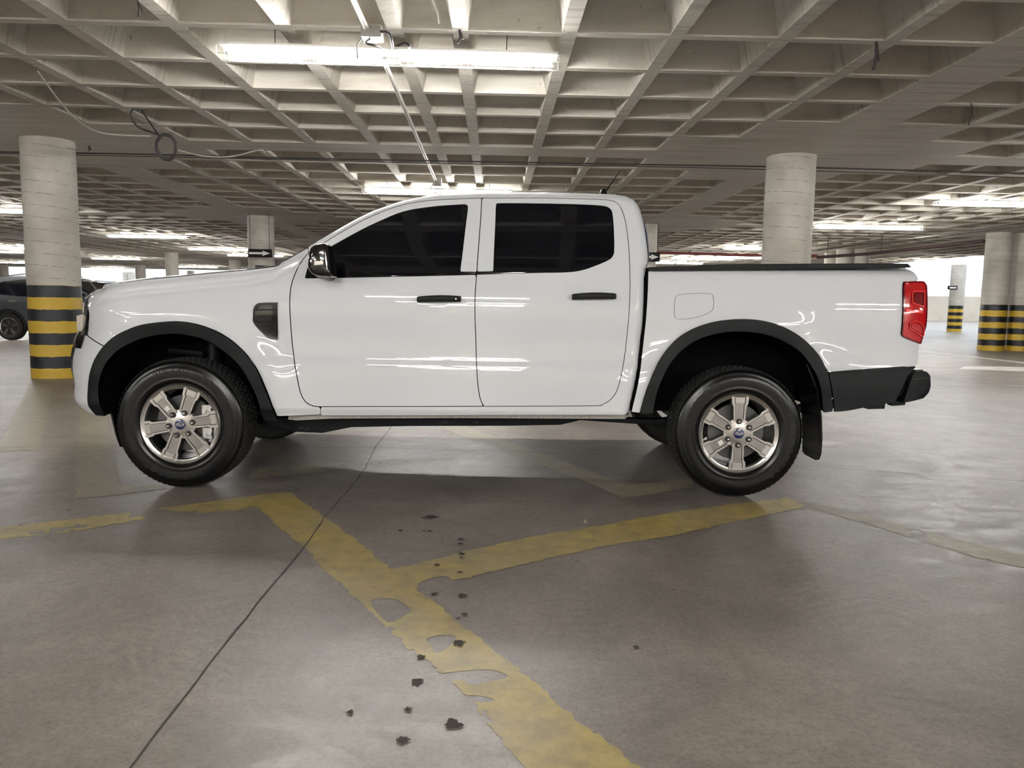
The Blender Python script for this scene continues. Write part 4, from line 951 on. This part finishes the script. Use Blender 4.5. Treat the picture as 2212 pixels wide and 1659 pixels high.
mb = MB(); mb.box((-46, -14, H + DEPTH + 0.01), (19, 64, H + DEPTH + 0.25)); mb.box((19, -14, H + DEPTH + 0.01), (42, 31, H + DEPTH + 0.25)); tag(mb.build('trim_1', 'ceiling'), kind='structure')

mb = MB(); nx_, ny_ = 60, 50
mb.add([(-47 + 130 * i / 1, -14 + 100 * j / 1, 0.0) for j in range(2) for i in range(2)], [(0, 1, 3, 2)])
floor = mb.build('floor', 'floor', fix=False); tag(floor, kind='structure')
def wall(name, a, b):
    m_ = MB(); m_.box(a, b); return tag(m_.build(name, 'wall'), kind='structure')
wall('wall_back', (-47, -14.3, 0), (42, -14, 3.6)); wall('wall_left', (-47, -14, 0), (-46.6, 64, 3.6)); wall('wall_right', (41.6, -14, 0), (42, 24, 3.6))
wall('wall_front', (-47, 70, 0), (20, 70.3, 1.35)); wall('wall_far', (14, 66, 0), (60, 66.3, 2.1)); 

# joints and drips on the floor
def ground_strip(pts, w, z, mb, jag=0.0):
    P = [at_z(px, py, 0) for px, py in pts]; Q = []
    for i in range(len(P) - 1):
        n = max(2, int(math.hypot(P[i + 1][0] - P[i][0], P[i + 1][1] - P[i][1]) / 0.04))
        Q += [(P[i][0] + (P[i + 1][0] - P[i][0]) * k / n, P[i][1] + (P[i + 1][1] - P[i][1]) * k / n) for k in range(n)]
    Q.append(P[-1]); vs = []
    for i, (x, y) in enumerate(Q):
        a, b = Q[max(0, i - 1)], Q[min(len(Q) - 1, i + 1)]; d = Vector((b[0] - a[0], b[1] - a[1])).normalized(); nrm = Vector((-d.y, d.x))
        j1 = (noise.noise(Vector((x * 6, y * 6, 1))) * jag); ww = w * (0.7 + 0.8 * abs(noise.noise(Vector((x * 9, y * 9, 5)))))
        vs += [(x + nrm.x * (j1 + ww), y + nrm.y * (j1 + ww), z), (x + nrm.x * (j1 - ww), y + nrm.y * (j1 - ww), z)]
    mb.add(vs, [(2 * i, 2 * i + 1, 2 * i + 3, 2 * i + 2) for i in range(len(Q) - 1)])
mb = MB()
ground_strip([(846, 922), (812, 965), (790, 1010), (765, 1045), (700, 1120), (655, 1185), (560, 1300), (440, 1450), (350, 1570), (285, 1659), (230, 1730)], 0.0030, 0.003, mb, 0.006)
ground_strip([(0, 966), (250, 966), (560, 967), (810, 967), (1400, 985), (2212, 1040)], 0.003, 0.003, mb, 0.008)
ground_strip([(1990, 833), (2212, 838)], 0.01, 0.003, mb, 0.01)
tag(mb.build('trim_2', 'joint', fix=False), kind='structure')
SP = [(931, 1118, 17), (865, 1148, 6), (916, 1148, 5), (928, 1149, 7), (995, 1166, 8), (994, 1176, 6), (956, 1174, 3), (997, 1198, 8), (997, 1206, 5), (944, 1222, 7), (994, 1238, 7), (937, 1285, 8), (998, 1289, 12), (1003, 1329, 8), (990, 1338, 6), (990, 1391, 15), (908, 1421, 11), (899, 1475, 13), (756, 1541, 9), (881, 1535, 9), (978, 1568, 20), (870, 1601, 16), (1245, 1214, 3), (1374, 1400, 8), (1457, 1276, 4), (150, 1103, 4), (45, 1136, 4)]
mb = MB()
for px, py, w in SP:
    x, y = at_z(px, py, 0); r = w / 1661 * math.hypot(y, CAMZ) * 0.95; n = 22; vs = []
    for i in range(n):
        a = 2 * PI * i / n; q = r * (0.55 + 0.75 * abs(noise.noise(Vector((math.cos(a) * 1.3 + px, math.sin(a) * 1.3, py * 0.1)))) * 1.5 + 0.12 * random.random())
        vs.append((x + q * math.cos(a), y + q * math.sin(a) * 1.0, 0.0045))
    mb.add(vs, [tuple(range(n))])
st = mb.build('stain', 'stain', floor, fix=False); tag(st, 'small dark drips on the concrete', kind='stuff')

# painted stripes with ragged, flaked edges
def stripe(name, edge_a, edge_b, m, label, chips=0.33, holes=(), seed=0.0, h=0.007, z=0.0012, jag=0.02, scl=1.0):
    A = [at_z(*p, 0) for p in edge_a]; B = [at_z(*p, 0) for p in edge_b]; poly = A + B[::-1]
    xs_ = [p[0] for p in poly]; ys_ = [p[1] for p in poly]
    L = max(max(xs_) - min(xs_), max(ys_) - min(ys_)); h = max(h, L / 520)
    xs = np.arange(min(xs_) - 0.05, max(xs_) + 0.05, h); ys = np.arange(min(ys_) - 0.05, max(ys_) + 0.05, h)
    X, Y = np.meshgrid(xs, ys, indexing='ij'); Fv = sdf(poly, X, Y); idx = np.argwhere(Fv > -0.04)
    for i, j in idx:
        x, y = xs[i], ys[j]
        n1 = noise.noise(Vector((x * 7, y * 7, seed))); n2 = noise.noise(Vector((x * 26, y * 26, seed + 3))); n3 = noise.noise(Vector((x * 3.2, y * 3.2, seed + 9)))
        v = Fv[i, j] + jag * (n1 * 0.6 + n2 * 0.75 + 0.45 * noise.noise(Vector((x * 60, y * 60, seed)))) - 0.004
        c = chips - (n3 * 0.55 + n1 * 0.3 + n2 * 0.22)
        Fv[i, j] = min(v, c * 0.06)
    for hp in holes:
        hp2 = catmull([at_z(*p, 0) for p in hp], True, 4); Fv = np.minimum(Fv, -sdf(hp2, X, Y))
    V, faces, cut = field_clip(xs, ys, Fv)
    me = bpy.data.meshes.new(name); me.from_pydata([(a, b, z) for a, b in V], [], faces); me.update()
    o = link(name, me, m); tag(o, label, 'floor marking', 'painted floor lines'); return o
H1 = [(800, 1300), (835, 1293), (862, 1298), (888, 1318), (874, 1330), (845, 1345), (825, 1335)]
H2 = [(920, 1383), (945, 1373), (980, 1374), (985, 1382), (966, 1400), (940, 1411), (932, 1395)]
H3 = [(960, 1455), (1000, 1450), (1060, 1447), (1098, 1462), (1060, 1472), (1020, 1480), (1000, 1470), (975, 1472), (950, 1466)]
H4 = [(1005, 1505), (1035, 1503), (1070, 1513), (1040, 1518), (1010, 1512)]
H5 = [(905, 1262), (940, 1247), (970, 1247), (968, 1262), (930, 1275), (910, 1285)]
stripe('painted_line', [(500, 1083), (560, 1100), (600, 1140), (655, 1180), (700, 1232), (760, 1290), (880, 1400), (960, 1462), (1010, 1510), (1060, 1575), (1150, 1680)],
       [(560, 1068), (628, 1062), (675, 1098), (740, 1142), (850, 1232), (925, 1290), (995, 1348), (1060, 1398), (1130, 1450), (1240, 1545), (1440, 1700)], 'yellow',
       'thick yellow line running diagonally from behind the front wheel to the bottom edge, badly flaked', 0.40, (H1, H2, H3, H4), 1.0, jag=0.018)
stripe('painted_line', [(815, 1238), (850, 1230), (1000, 1192), (1130, 1163), (1300, 1135), (1450, 1106), (1620, 1085), (1700, 1075)], [(870, 1290), (912, 1268), (1010, 1250), (1150, 1215), (1300, 1182), (1480, 1152), (1600, 1125), (1745, 1095)], 'yellow',
       'yellow line branching right towards the rear wheel', 0.42, (H5,), 2.0, z=0.0016)
stripe('painted_line', [(1700, 1075), (1800, 1098), (1900, 1122), (2050, 1160), (2230, 1203)], [(1742, 1094), (1850, 1128), (1950, 1156), (2100, 1203), (2230, 1232)], 'paleyellow', 'faded line running from below the rear wheel to the right edge', 0.26, ([(1965, 1145), (1995, 1150), (2000, 1178), (1975, 1172)],), 3.0)
stripe('painted_line', [(620, 1063), (520, 1075), (400, 1090), (280, 1106), (-20, 1142)], [(570, 1100), (400, 1112), (285, 1126), (150, 1150), (-20, 1168)], 'yellow', 'worn yellow line running left in front of the front wheel', 0.24, (), 4.0, z=0.0008)
stripe('painted_line', [(172, 860), (170, 920), (166, 1000), (160, 1078), (230, 1072), (360, 1056)], [(225, 860), (238, 930), (252, 1000), (262, 1048), (300, 1050), (345, 1047)], 'paleyellow', 'faded yellow L-shaped corner line beneath the front bumper', 0.40, (), 5.0)
stripe('painted_line', [(62, 836), (30, 900), (-8, 976)], [(113, 836), (104, 900), (86, 972)], 'paleyellow', 'short pale stripe left of the striped pillar base', 0.38, (), 6.0)
stripe('painted_line', [(900, 900), (1000, 943), (1130, 990), (1250, 1035), (1345, 1077), (1430, 1064), (1500, 1052)], [(960, 905), (1170, 978), (1280, 1020), (1352, 1047), (1410, 1043), (1500, 1030)], 'paleyellow', 'pale line passing under the truck and bending at the rear wheel', 0.36, (), 7.0)
stripe('painted_line', [(540, 1014), (760, 998), (980, 980)], [(540, 1034), (760, 1014), (980, 990)], 'paleyellow', 'very faint line under the truck behind the front wheel', 0.16, (), 8.0)
stripe('painted_line', [(1980, 757), (2100, 769), (2230, 784)], [(1980, 760), (2100, 772.5), (2230, 788)], 'whiteline', 'thin white line on the floor in front of the paired pillars', 0.6, (), 9.0, h=0.03)
stripe('painted_line', [(2085, 791), (2230, 793)], [(2070, 797), (2230, 803)], 'whiteline', 'short wide white line right of the rear bumper', 0.6, (), 10.0, h=0.03)

# columns
RC = 0.325
def column_mesh():
    m_ = MB(); n = 48; hs = [0.0, 0.01, 0.4, 0.8, 1.2, 1.6, 2.0, 2.4, 2.8, H + 0.01]
    m_.lathe([(RC + 0.004 * math.sin(h * 9), h) for h in hs], n, axis='Z')
    o = m_.build('striped_pillar', 'column', smooth=True); return o
c0 = column_mesh(); first = [True]
def column(x, y, label, r=1.0, z0=0.0):
    o = c0 if first[0] else c0.copy()
    if not first[0]: COL.objects.link(o)
    first[0] = False; o.location = (x, y, z0); o.scale = (r, r, 1); o.rotation_euler = (0, 0, random.random() * 6)
    tag(o, label, 'pillar', 'round concrete pillars'); return o
def col_px(px, py, label, r=1.0):
    x, y = at_z(px, py, H); return column(x * (y + RC) / y, y + RC, label, r)
col_px(102, 293, 'large round concrete pillar with yellow and black bands at left of the truck nose')
col_px(1710, 329, 'large round concrete pillar rising behind the truck bed')
col_px(563, 465, 'round pillar behind the hood with an arrow sign in front')
col_px(1393, 483, 'round pillar half hidden behind the cab rear edge')
x, y = at_z(2156, 495, H)
column(13.05, 21.0, 'left one of the paired striped pillars at the right'); column(13.78, 21.0, 'right one of the paired striped pillars at the right edge')
col_px(2072, 572, 'slim distant striped pillar in the bright opening')
col_px(371, 545, 'distant round pillar above the middle of the hood', 0.9)
col_px(507, 562, 'distant round pillar just left of the arrow sign pillar'); col_px(303, 572, 'distant round pillar above the front of the hood')
for px, py, lb in ((272, 588, 'left of two thin faraway pillars above the hood tip'), (284, 588, 'right of two thin faraway pillars above the hood tip'), (412, 585, 'faraway pillar stub just above the hood'), (8, 572, 'faraway pillar over the grey car roof')): col_px(px, py, lb, 0.9)
col_px(1825, 538, 'left one of two pillars above the bed rail right of the big pillar', 0.85); col_px(1862, 538, 'right one of two pillars above the bed rail right of the big pillar', 0.85)
col_px(1797, 545, 'pillar right beside the big pillar, farther back', 0.8)

# ------------------------------------------------------------------ fluorescent fixtures
def make_fixture():
    root = empty('fluorescent_light', (0, 0, 0))
    mb = MB(); mb.box((-1.30, -0.095, 0.034), (1.30, 0.095, 0.052)); mb.build('added_light_shield', 'whitemetal', root)  # added plate, keeps direct tube light off the nearby coffers
    for x0, x1 in ((-1.24, -0.09), (0.09, 1.24)):
        m2 = MB(); m2.tube([(x0, 0, 0), (x1, 0, 0)], 0.027, 8, cap=False); m2.build('tube', 'tube', root, smooth=True)
        for xx, d in ((x0, -1), (x1, 1)):
            m2 = MB(); m2.tube([(xx, 0, 0), (xx + d * 0.05, 0, 0)], 0.020, 8); m2.build('tube_end', 'steel', root, smooth=True)
    mb = MB(); n = 44
    for yy, zz in ((-0.10, -0.035), (0.10, -0.035), (0.0, -0.055), (-0.10, 0.03), (0.10, 0.03)): mb.tube([(-1.32, yy, zz), (1.32, yy, zz)], 0.0022, 4)
    for i in range(n + 1):
        x = -1.32 + 2.64 * i / n; mb.tube([(x, -0.10, 0.03), (x, -0.10, -0.035), (x, 0, -0.055), (x, 0.10, -0.035), (x, 0.10, 0.03)], 0.0018, 4, cap=False)
    mb.build('wire_guard', 'steel', root, fix=False)
    for x in (-0.9, 0.9):
        mb = MB(); mb.tube([(0, 0, 0), (0.004, 0, 1.0)], 0.004, 5); mb.build('hanging_chain', 'cable', root, loc=(x, 0, 0.07))
    return root
def ceil_h(x, y):
    v = (y - TH * x) / (1 + TH * TH); u = x + TH * v
    us = next((i for i in UI if i[0] <= u <= i[1]), (0, 0, True)); vs = next((i for i in VI if i[0] <= v <= i[1]), (0, 0, True))
    uc, vc = (us[0] + us[1]) / 2, (vs[0] + vs[1]) / 2; du, dv = near_col(uc, U0, UP), near_col(vc, V0, VP)
    return H if us[2] or vs[2] or (du < 1.97 and dv < 2.0 and not (du > 1.15 and dv > 1.2)) else H + DEPTH
fx = make_fixture(); ffirst = [True]; LZ = 3.015
def fixture(x, y, label, rz=0.0):
    o = fx if ffirst[0] else copy_tree(fx)
    ffirst[0] = False; o.location = (x, y, LZ); o.rotation_euler = (0, 0, rz)
    for ch in o.children:
        if ch.name.startswith('hanging_chain'):
            gx, gy = x + ch.location.x * math.cos(rz), y + ch.location.x * math.sin(rz); ch.scale = (1, 1, ceil_h(gx, gy) + 0.004 - LZ - 0.07)
    tag(o, label, 'light', 'twin fluorescent lights under the ceiling')
def fix_px(px, py, label, rz=TH):
    fixture(*at_z(px, py, LZ), label, rz)
fix_px(846, 124, 'largest twin fluorescent light, hanging over the cab near the top', 0.045)
fix_px(947, 415, 'twin fluorescent light just above the cab roof')
fix_px(318, 511, 'twin fluorescent light above the middle of the hood'); fix_px(476, 539, 'twin fluorescent light left of the arrow sign'); fix_px(250, 559, 'twin fluorescent light low right of the striped left pillar')
fix_px(231, 580, 'lowest twin fluorescent light over the hood tip'); fix_px(427, 577, 'lowest twin fluorescent light left of the arrow pillar'); fix_px(-22, 455, 'twin fluorescent light cut by the left edge, nearest of those')
fix_px(-2, 535, 'fluorescent light at the left edge, second lowest row'); fix_px(50, 545, 'fluorescent light partly hidden by the left pillar'); fix_px(20, 567, 'fluorescent light just above the grey car roof')
fix_px(552, 552, 'twin fluorescent light behind the arrow pillar'); fix_px(1876, 491, 'twin fluorescent light above the bed end'); fix_px(2178, 441, 'twin fluorescent light at the right edge')
fix_px(1647, 537, 'twin fluorescent light partly behind the big right pillar'); fix_px(1517, 559, 'upper twin fluorescent light above the bed rail'); fix_px(1460, 568, 'lower twin fluorescent light touching the bed rail'); fix_px(2047, 565, 'twin fluorescent light over the bright opening')
fix_px(1620, 557, 'short glimpse of a fluorescent light left of the big right pillar foot')
for x, y, lb in ((-11.9, 10.6, 'left bay beside the striped pillar'), (8.9, 6.6, 'right bay beside the truck')):
    fixture(x, y, 'twin fluorescent light out of frame in the ' + lb, TH)
for x in (-15.4, -8.2, -1.0, 6.2, 13.4):  # rows known from the door reflections, extra unseen ones added as fill light
    for y in (-2.6, -5.8, -9.0, -12.2): fixture(x, y, 'unseen twin fluorescent light behind the viewer, rows packed closer for fill', TH)
    
# ------------------------------------------------------------------ conduits, cables, boxes, signs
def curve_tube(name, pts, r, m, label, cat, n=6, smooth_n=5, zs=None, group=None):
    P = catmull(pts, False, smooth_n) if len(pts) > 2 else pts
    mb = MB(); mb.tube(P, r, n); o = mb.build(name, m, smooth=True); tag(o, label, cat, group); return o
def z3(px, py, z): return (*at_z(px, py, z), z)
curve_tube('conduit', [z3(745, -40, 3.12), z3(795, 68, 3.12)], 0.020, 'pipe', 'pale steel conduit running from the top edge to the junction box', 'pipe', 10)
curve_tube('conduit', [z3(833, 140, 3.10), z3(944, 396, 3.10)], 0.022, 'pipe', 'long pale steel conduit between the two lights over the cab', 'pipe', 10)
def jbox(px, py, z, s, label):
    x, y = at_z(px, py, z); mb = MB(); mb.box((x - s, y - s, z - 0.02), (x + s, y + s, H + 0.0)); mb.tube([(x - s, y, z), (x - s * 1.6, y, z - 0.06), (x - s * 1.5, y, z - 0.16)], 0.008, 6)
    o = mb.build('junction_box', 'box', bevel=0.004); tag(o, label, 'electrical box')
jbox(805, 80, 3.08, 0.075, 'grey junction box with loose wires above the largest light'); jbox(945, 398, 3.05, 0.07, 'small junction box at the end of the long conduit')
curve_tube('cable', [z3(822, 68, 3.08), z3(840, 72, 3.06), z3(847, 92, 3.02), z3(848, 108, 3.06)], 0.010, 'cable', 'short dark flexible cable curving down from the junction box', 'cable', 8)
curve_tube('cable', [z3(850, 108, 3.06), z3(862, 97, 3.08), z3(876, 94, 3.08), z3(884, 100, 3.06), z3(885, 108, 3.06)], 0.010, 'cable', 'small dark cable hoop on top of the largest light', 'cable', 8)
curve_tube('cable', [z3(803, 82, 3.09), z3(790, 92, 2.98), z3(808, 98, 2.96), z3(822, 102, 2.98)], 0.008, 'cable', 'black loose wires under the junction box', 'cable', 6)
curve_tube('cable', [z3(-20, 328, 3.05), z3(300, 333, 3.04), z3(600, 341, 3.03), z3(900, 347, 3.04), z3(1300, 354, 3.04), z3(1700, 361, 3.04), z3(2230, 375, 3.04)], 0.010, 'cable', 'thin dark cable stretched right across the ceiling between both big pillars', 'cable', 6)
curve_tube('cable', [z3(-20, 331, 3.00), z3(500, 342, 2.99), z3(1000, 354, 3.0), z3(1500, 362, 3.0), z3(2230, 384, 3.0)], 0.006, 'cable', 'second thinner cable sagging just under the long dark one', 'cable', 6)
curve_tube('cable', [z3(82, 155, 3.13), z3(130, 220, 3.05), z3(170, 262, 2.98), z3(225, 288, 2.95), z3(325, 294, 2.95)], 0.008, 'palecable', 'thin pale cable sagging from the ceiling at upper left to the coil', 'cable', 6)
curve_tube('cable', [z3(383, 324, 2.95), z3(440, 337, 2.93), z3(500, 338, 2.95), z3(560, 324, 3.05), z3(572, 330, 3.1)], 0.009, 'palecable', 'thin pale cable running right from the coil', 'cable', 6)
# coil of black cable hanging
mb = MB(); pts = [(300, 238), (285, 238), (283, 255), (300, 275), (325, 285), (345, 292)]
mb.tube(catmull([z3(a, b, 2.98 + (0.12 if i == 0 else 0)) for i, (a, b) in enumerate(pts)], False, 6), 0.011, 7)
mb.tube([z3(305, 238, 3.14), z3(345, 295, 2.95)], 0.010, 7)
cxp, cyp = 358, 318; yy = at_z(cxp, cyp, 2.72)[1]
loop = []
for i in range(120):
    a = 2 * PI * i / 24; k = 1 + 0.09 * math.sin(i * 0.7)
    p = at_y(cxp + 21 * k * math.cos(a) + (i / 120) * 3, cyp + 26 * k * math.sin(a), yy); loop.append((p[0], yy + 0.03 * math.sin(i * 0.26), p[1]))
mb.tube(loop, 0.009, 6)
pa = at_y(345, 295, yy); mb.tube([z3(345, 295, 2.95), (pa[0], yy, pa[1])], 0.010, 6)
o = mb.build('cable_coil', 'cable', smooth=True); tag(o, 'coil of black cable hanging from the ceiling between the left pillar and the light', 'cable')
for (px, py, l, w, lb) in ((297, 3, 0.10, 0.006, 'dark wire stub at the top left'), (1893, 92, 0.20, 0.012, 'rusty hanging chain at the upper right'), (2098, 225, 0.2, 0.006, 'thin wire dangling at the far upper right'), (192, 316, 0.06, 0.012, 'small black wire knot right of the left pillar top'), (992, 66, 0.09, 0.010, 'short rusty chain above the light right tube')):
    x, y, z = z3(px, py, H - 0.005); mb = MB(); mb.tube([(x, y, z + 0.01), (x + 0.008, y, z - l * 0.5), (x - 0.004, y + 0.01, z - l)], w, 6); mb.tube([(x + 0.01, y, z - 0.01), (x + 0.03, y, z - l * 0.7)], w * 0.6, 5)
    tag(mb.build('hanging_wire', 'cable', smooth=True), lb, 'wire')
x, y, z = z3(938, 0, 3.12); mb = MB(); mb.tube([(x - 0.02, y - 0.05, H), (x, y, 3.10), (x + 0.02, y + 0.06, 3.06), (x + 0.03, y + 0.09, 3.0)], 0.008, 6); tag(mb.build('hanging_wire', 'palecable'), 'pale curled wire at the top edge right of the junction box', 'wire')
# red sprinkler pipe and dark pipe
def pipe_y(name, pts, r, m, lb):
    P = [(at_y(px, py, Y)[0], Y, at_y(px, py, Y)[1]) for px, py, Y in pts]; mb = MB(); mb.tube(P, r, 10)
    root = mb.build(name, m, smooth=True); tag(root, lb, 'pipe')
    for p in (P[:-1] if 'pipe' in name else []):
        m2 = MB(); m2.tube([(p[0] + 0.3, p[1], p[2] + r * 0.8), (p[0] + 0.3, p[1], ceil_h(p[0] + 0.3, p[1]))], 0.008, 5); m2.build('hanger_rod', 'cable', root)
pipe_y('red_pipe', [(1395, 545, 24), (1650, 552, 24), (1765, 553, 24)], 0.042, 'redpipe', 'red fire pipe running behind the cab and the big right pillar')
pipe_y('dark_red_pipe', [(1765, 556, 23), (1880, 548, 22), (2126, 521, 18.5)], 0.045, 'rustpipe', 'dark red pipe slanting up to the paired pillars')
pipe_y('overhead_cable_tray', [(1765, 541, 23), (1900, 524, 20), (2230, 486, 15.5)], 0.018, 'cable', 'thin dark conduit slanting above the dark red pipe')
pipe_y('overhead_conduit', [(1820, 490, 19), (2000, 460, 16), (2230, 412, 13)], 0.016, 'pipe', 'thin pale conduit rising beside the right hand lights')
# arrow signs
def sign(px, py, Y, w, h, label, flip=False):
    x, z = at_y(px, py, Y); root = empty('arrow_sign', (x, Y, z))
    tag(root, label, 'sign'); mb = MB(); mb.box((-w / 2, 0, -h / 2), (w / 2, 0.03, h / 2)); mb.build('sign_board', 'signblack', root)
    a = h * 0.34; pts = [(-w * 0.46, -a * 0.36), (w * 0.14, -a * 0.36), (w * 0.10, -a * 0.95), (w * 0.44, 0), (w * 0.10, a * 0.95), (w * 0.14, a * 0.36), (-w * 0.46, a * 0.36)]
    mb = MB(); mb.prism(pts, -0.004, 0.0); mb.build('white_arrow', 'signwhite', root)
    mb = MB()
    for q in (-0.4, 0.4): mb.tube([(q * w, 0.015, h / 2), (q * w, 0.015, H - z)], 0.006, 5)
    mb.build('hanger_rod', 'cable', root)
sign(561, 547, 18.9, 0.58, 0.20, 'black sign with white right arrow in front of the pillar above the hood')
sign(1401, 555, 19.4, 0.56, 0.23, 'black sign with white right arrow peeking out behind the cab')
x, z = at_y(2058, 621.5, 36.5); mb = MB(); mb.box((x - 0.22, 36.5, z - 0.09), (x + 0.22, 36.54, z + 0.09), 0); mb.box((x - 0.15, 36.49, z - 0.04), (x + 0.17, 36.5, z + 0.04), 1); tag(mb.build('wall_plate', ['signblack', 'signwhite']), 'tiny dark framed plate on the slim distant pillar', 'sign')

# ------------------------------------------------------------------ parked cars
def make_car(name, loc, paint, label):
    root = empty(name, loc); tag(root, label, 'car'); W = 0.88
    # near side outline, x from rear axle forward, z up
    body = catmull([(-0.80, 0.42), (-0.80, 0.75), (-0.74, 0.98), (-0.70, 1.06), (-0.45, 1.08), (0.6, 1.03), (1.6, 1.00), (2.05, 1.03), (2.75, 0.98), (3.2, 0.84), (3.36, 0.62), (3.36, 0.35), (3.2, 0.22), (2.6, 0.20), (0, 0.22), (-0.6, 0.24)], True, 4)
    cut = lambda cx: [(cx + 0.40 * math.cos(a), 0.32 + 0.40 * math.sin(a)) for a in np.linspace(0, 2 * PI, 30)]
    house = catmull([(-0.72, 1.03), (-0.66, 1.20), (-0.50, 1.42), (-0.30, 1.50), (0.3, 1.545), (0.9, 1.53), (1.25, 1.46), (1.62, 1.25), (2.0, 1.04), (1.0, 1.02), (0.2, 1.0)], True, 4)
    def yin(x, z):
        z = np.asarray(z, float); x = np.asarray(x, float)
        s = np.interp(z, [0.2, 0.45, 0.7, 0.95, 1.05, 1.5, 1.6], [0.06, 0.0, 0.02, 0.02, 0.05, 0.24, 0.30])
        return s + 0.30 * np.clip((x - 2.6) / 0.85, 0, 1) ** 2 + 0.22 * np.clip((-0.45 - x) / 0.4, 0, 1) ** 2
    def sheet(nm, poly, cuts, off, mt, parent):
        xs_ = [p[0] for p in poly]; zs_ = [p[1] for p in poly]; h = 0.04
        xs = np.arange(min(xs_) - h, max(xs_) + 2 * h, h); zs = np.arange(min(zs_) - h, max(zs_) + 2 * h, h); X, Z = np.meshgrid(xs, zs, indexing='ij')
        Fv = sdf(poly, X, Z)
        for c in cuts: Fv = np.minimum(Fv, -sdf(c, X, Z))
        V, fs, cu = field_clip(xs, zs, Fv); mb = MB()
        near = [(x, -W + float(yin(x, z)) + off, z) for x, z in V]; far = [(x, -y, z) for x, y, z in near]; n = len(near)
        mb.add(near + far, [tuple(f) for f in fs] + [tuple(i + n for i in f)[::-1] for f in fs] + [(b, a, a + n, b + n) for a, b in cu])
        return mb.build(nm, mt, parent, smooth=True)
    sheet('body', body, [cut(0), cut(2.61)], 0.0, paint, root)
    sheet('roof', house, [], 0.01, paint, root)
    rw = catmull([(-0.50, 1.16), (-0.30, 1.36), (0.05, 1.42), (0.42, 1.43)] + [(0.46, 1.06)] * 2 + [(0.1, 1.07)], True, 3)
    fw = catmull([(0.54, 1.07)] * 2 + [(0.52, 1.43), (0.95, 1.44), (1.25, 1.37), (1.55, 1.23)] + [(1.88, 1.08)] * 2, True, 3)
    for g in (rw, fw):
        sheet('side_window', g, [], -0.004, 'glass', root)
    mb = MB(); mb.add([(1.32, -0.66, 1.44), (1.32, 0.66, 1.44), (2.06, 0.72, 1.06), (2.06, -0.72, 1.06), (1.30, -0.66, 1.40), (1.30, 0.66, 1.40), (2.04, 0.72, 1.02), (2.04, -0.72, 1.02)], [(0, 1, 2, 3), (4, 7, 6, 5), (0, 3, 7, 4), (1, 5, 6, 2), (0, 4, 5, 1), (3, 2, 6, 7)]); mb.build('windshield', 'glass', root)
    mb = MB(); mb.tube([(-0.42, -0.60, 1.50), (0.3, -0.60, 1.585), (1.0, -0.60, 1.55)], 0.014, 6); mb.tube([(-0.42, 0.60, 1.50), (0.3, 0.60, 1.585), (1.0, 0.60, 1.55)], 0.014, 6); mb.build('roof_rail', 'chrome', root)
    mb = MB(); mb.tube([(0.02, -0.885, 0.93), (0.22, -0.905, 0.93)], 0.014, 6); mb.build('door_handle', 'chrome', root)
    for cx in (0, 2.61):
        mb = MB(); ri, ro = 0.375, 0.43; n = 24; vs = []
        for a in np.linspace(-0.15, PI + 0.15, n):
            for r_ in (ri, ro): vs.append((cx + r_ * math.cos(a), -W - 0.012, 0.32 + r_ * math.sin(a)))
        vs += [(x, y + 0.05, z) for x, y, z in vs]; k = 2 * n
        fs = [(2 * i, 2 * i + 1, 2 * i + 3, 2 * i + 2) for i in range(n - 1)] + [(2 * i + 1, 2 * i + 3, 2 * i + 3 + k, 2 * i + 1 + k) for i in range(n - 1)]
        mb.add(vs, fs); mb.build('wheel_arch_trim', 'plastic', root)
        for sd in (-1, 1):
            mb = MB(); c = (cx, 0, 0.325)
            mb.lathe([(0.215, sd * (W - 0.02)), (0.26, sd * (W + 0.0)), (0.31, sd * (W - 0.02)), (0.325, sd * (W - 0.05)), (0.325, sd * (W - 0.2)), (0.1, sd * (W - 0.2))], 40, 0, c=c)
            wh = mb.build('wheel', 'tread', root, smooth=True)
            mb = MB(); mb.lathe([(0.205, sd * (W - 0.02)), (0.217, sd * (W - 0.015)), (0.217, sd * (W - 0.05))], 36, 0, c=c); mb.lathe([(0, sd * (W - 0.06)), (0.21, sd * (W - 0.06))], 36, 1, c=c)
            for q in range(5):
                for dd in (-0.13, 0.13):
                    a = q * 2 * PI / 5 + 0.3 + dd; pl = [rot2(r_, t, a) for r_, t in ((0.03, 0.010), (0.21, 0.022), (0.21, -0.012), (0.03, -0.010))]
                    mb.prism([(cx + p[0], 0.325 + p[1]) for p in pl], sd * (W - 0.02), sd * (W - 0.045), 0)
            mb.build('alloy_rim', ['chrome', 'groove'], wh)
    return root
wx, wy = at_z(22, 735, 0)
make_car('suv', (wx, wy + 0.85, 0), 'greycar', 'dark grey small SUV parked at the left edge behind the striped pillar')
make_car('parked_car', (-14.9, 26.5, 0), 'blackcar', 'black car mostly hidden behind the truck nose and pillar')
# pale foliage beyond the far opening
rng = random.Random(3); mb = MB()
for i in range(2600):
    x = rng.uniform(-60, 10); y = 78 + rng.uniform(0, 6); z = rng.uniform(0.5, 5.0); s = rng.uniform(0.07, 0.22); a = rng.uniform(0, PI); b = rng.uniform(-1, 1)
    mb.add([(x - s * math.cos(a), y - s * b * 0.3, z - s * 0.5), (x + s * math.cos(a), y + s * b * 0.3, z - s * 0.3), (x + s * 0.3, y + s * math.sin(a), z + s * 0.6)], [(0, 1, 2)])
tag(mb.build('hedge', 'leaf', fix=False), 'pale sunlit foliage beyond the far left opening', 'foliage', kind='stuff')
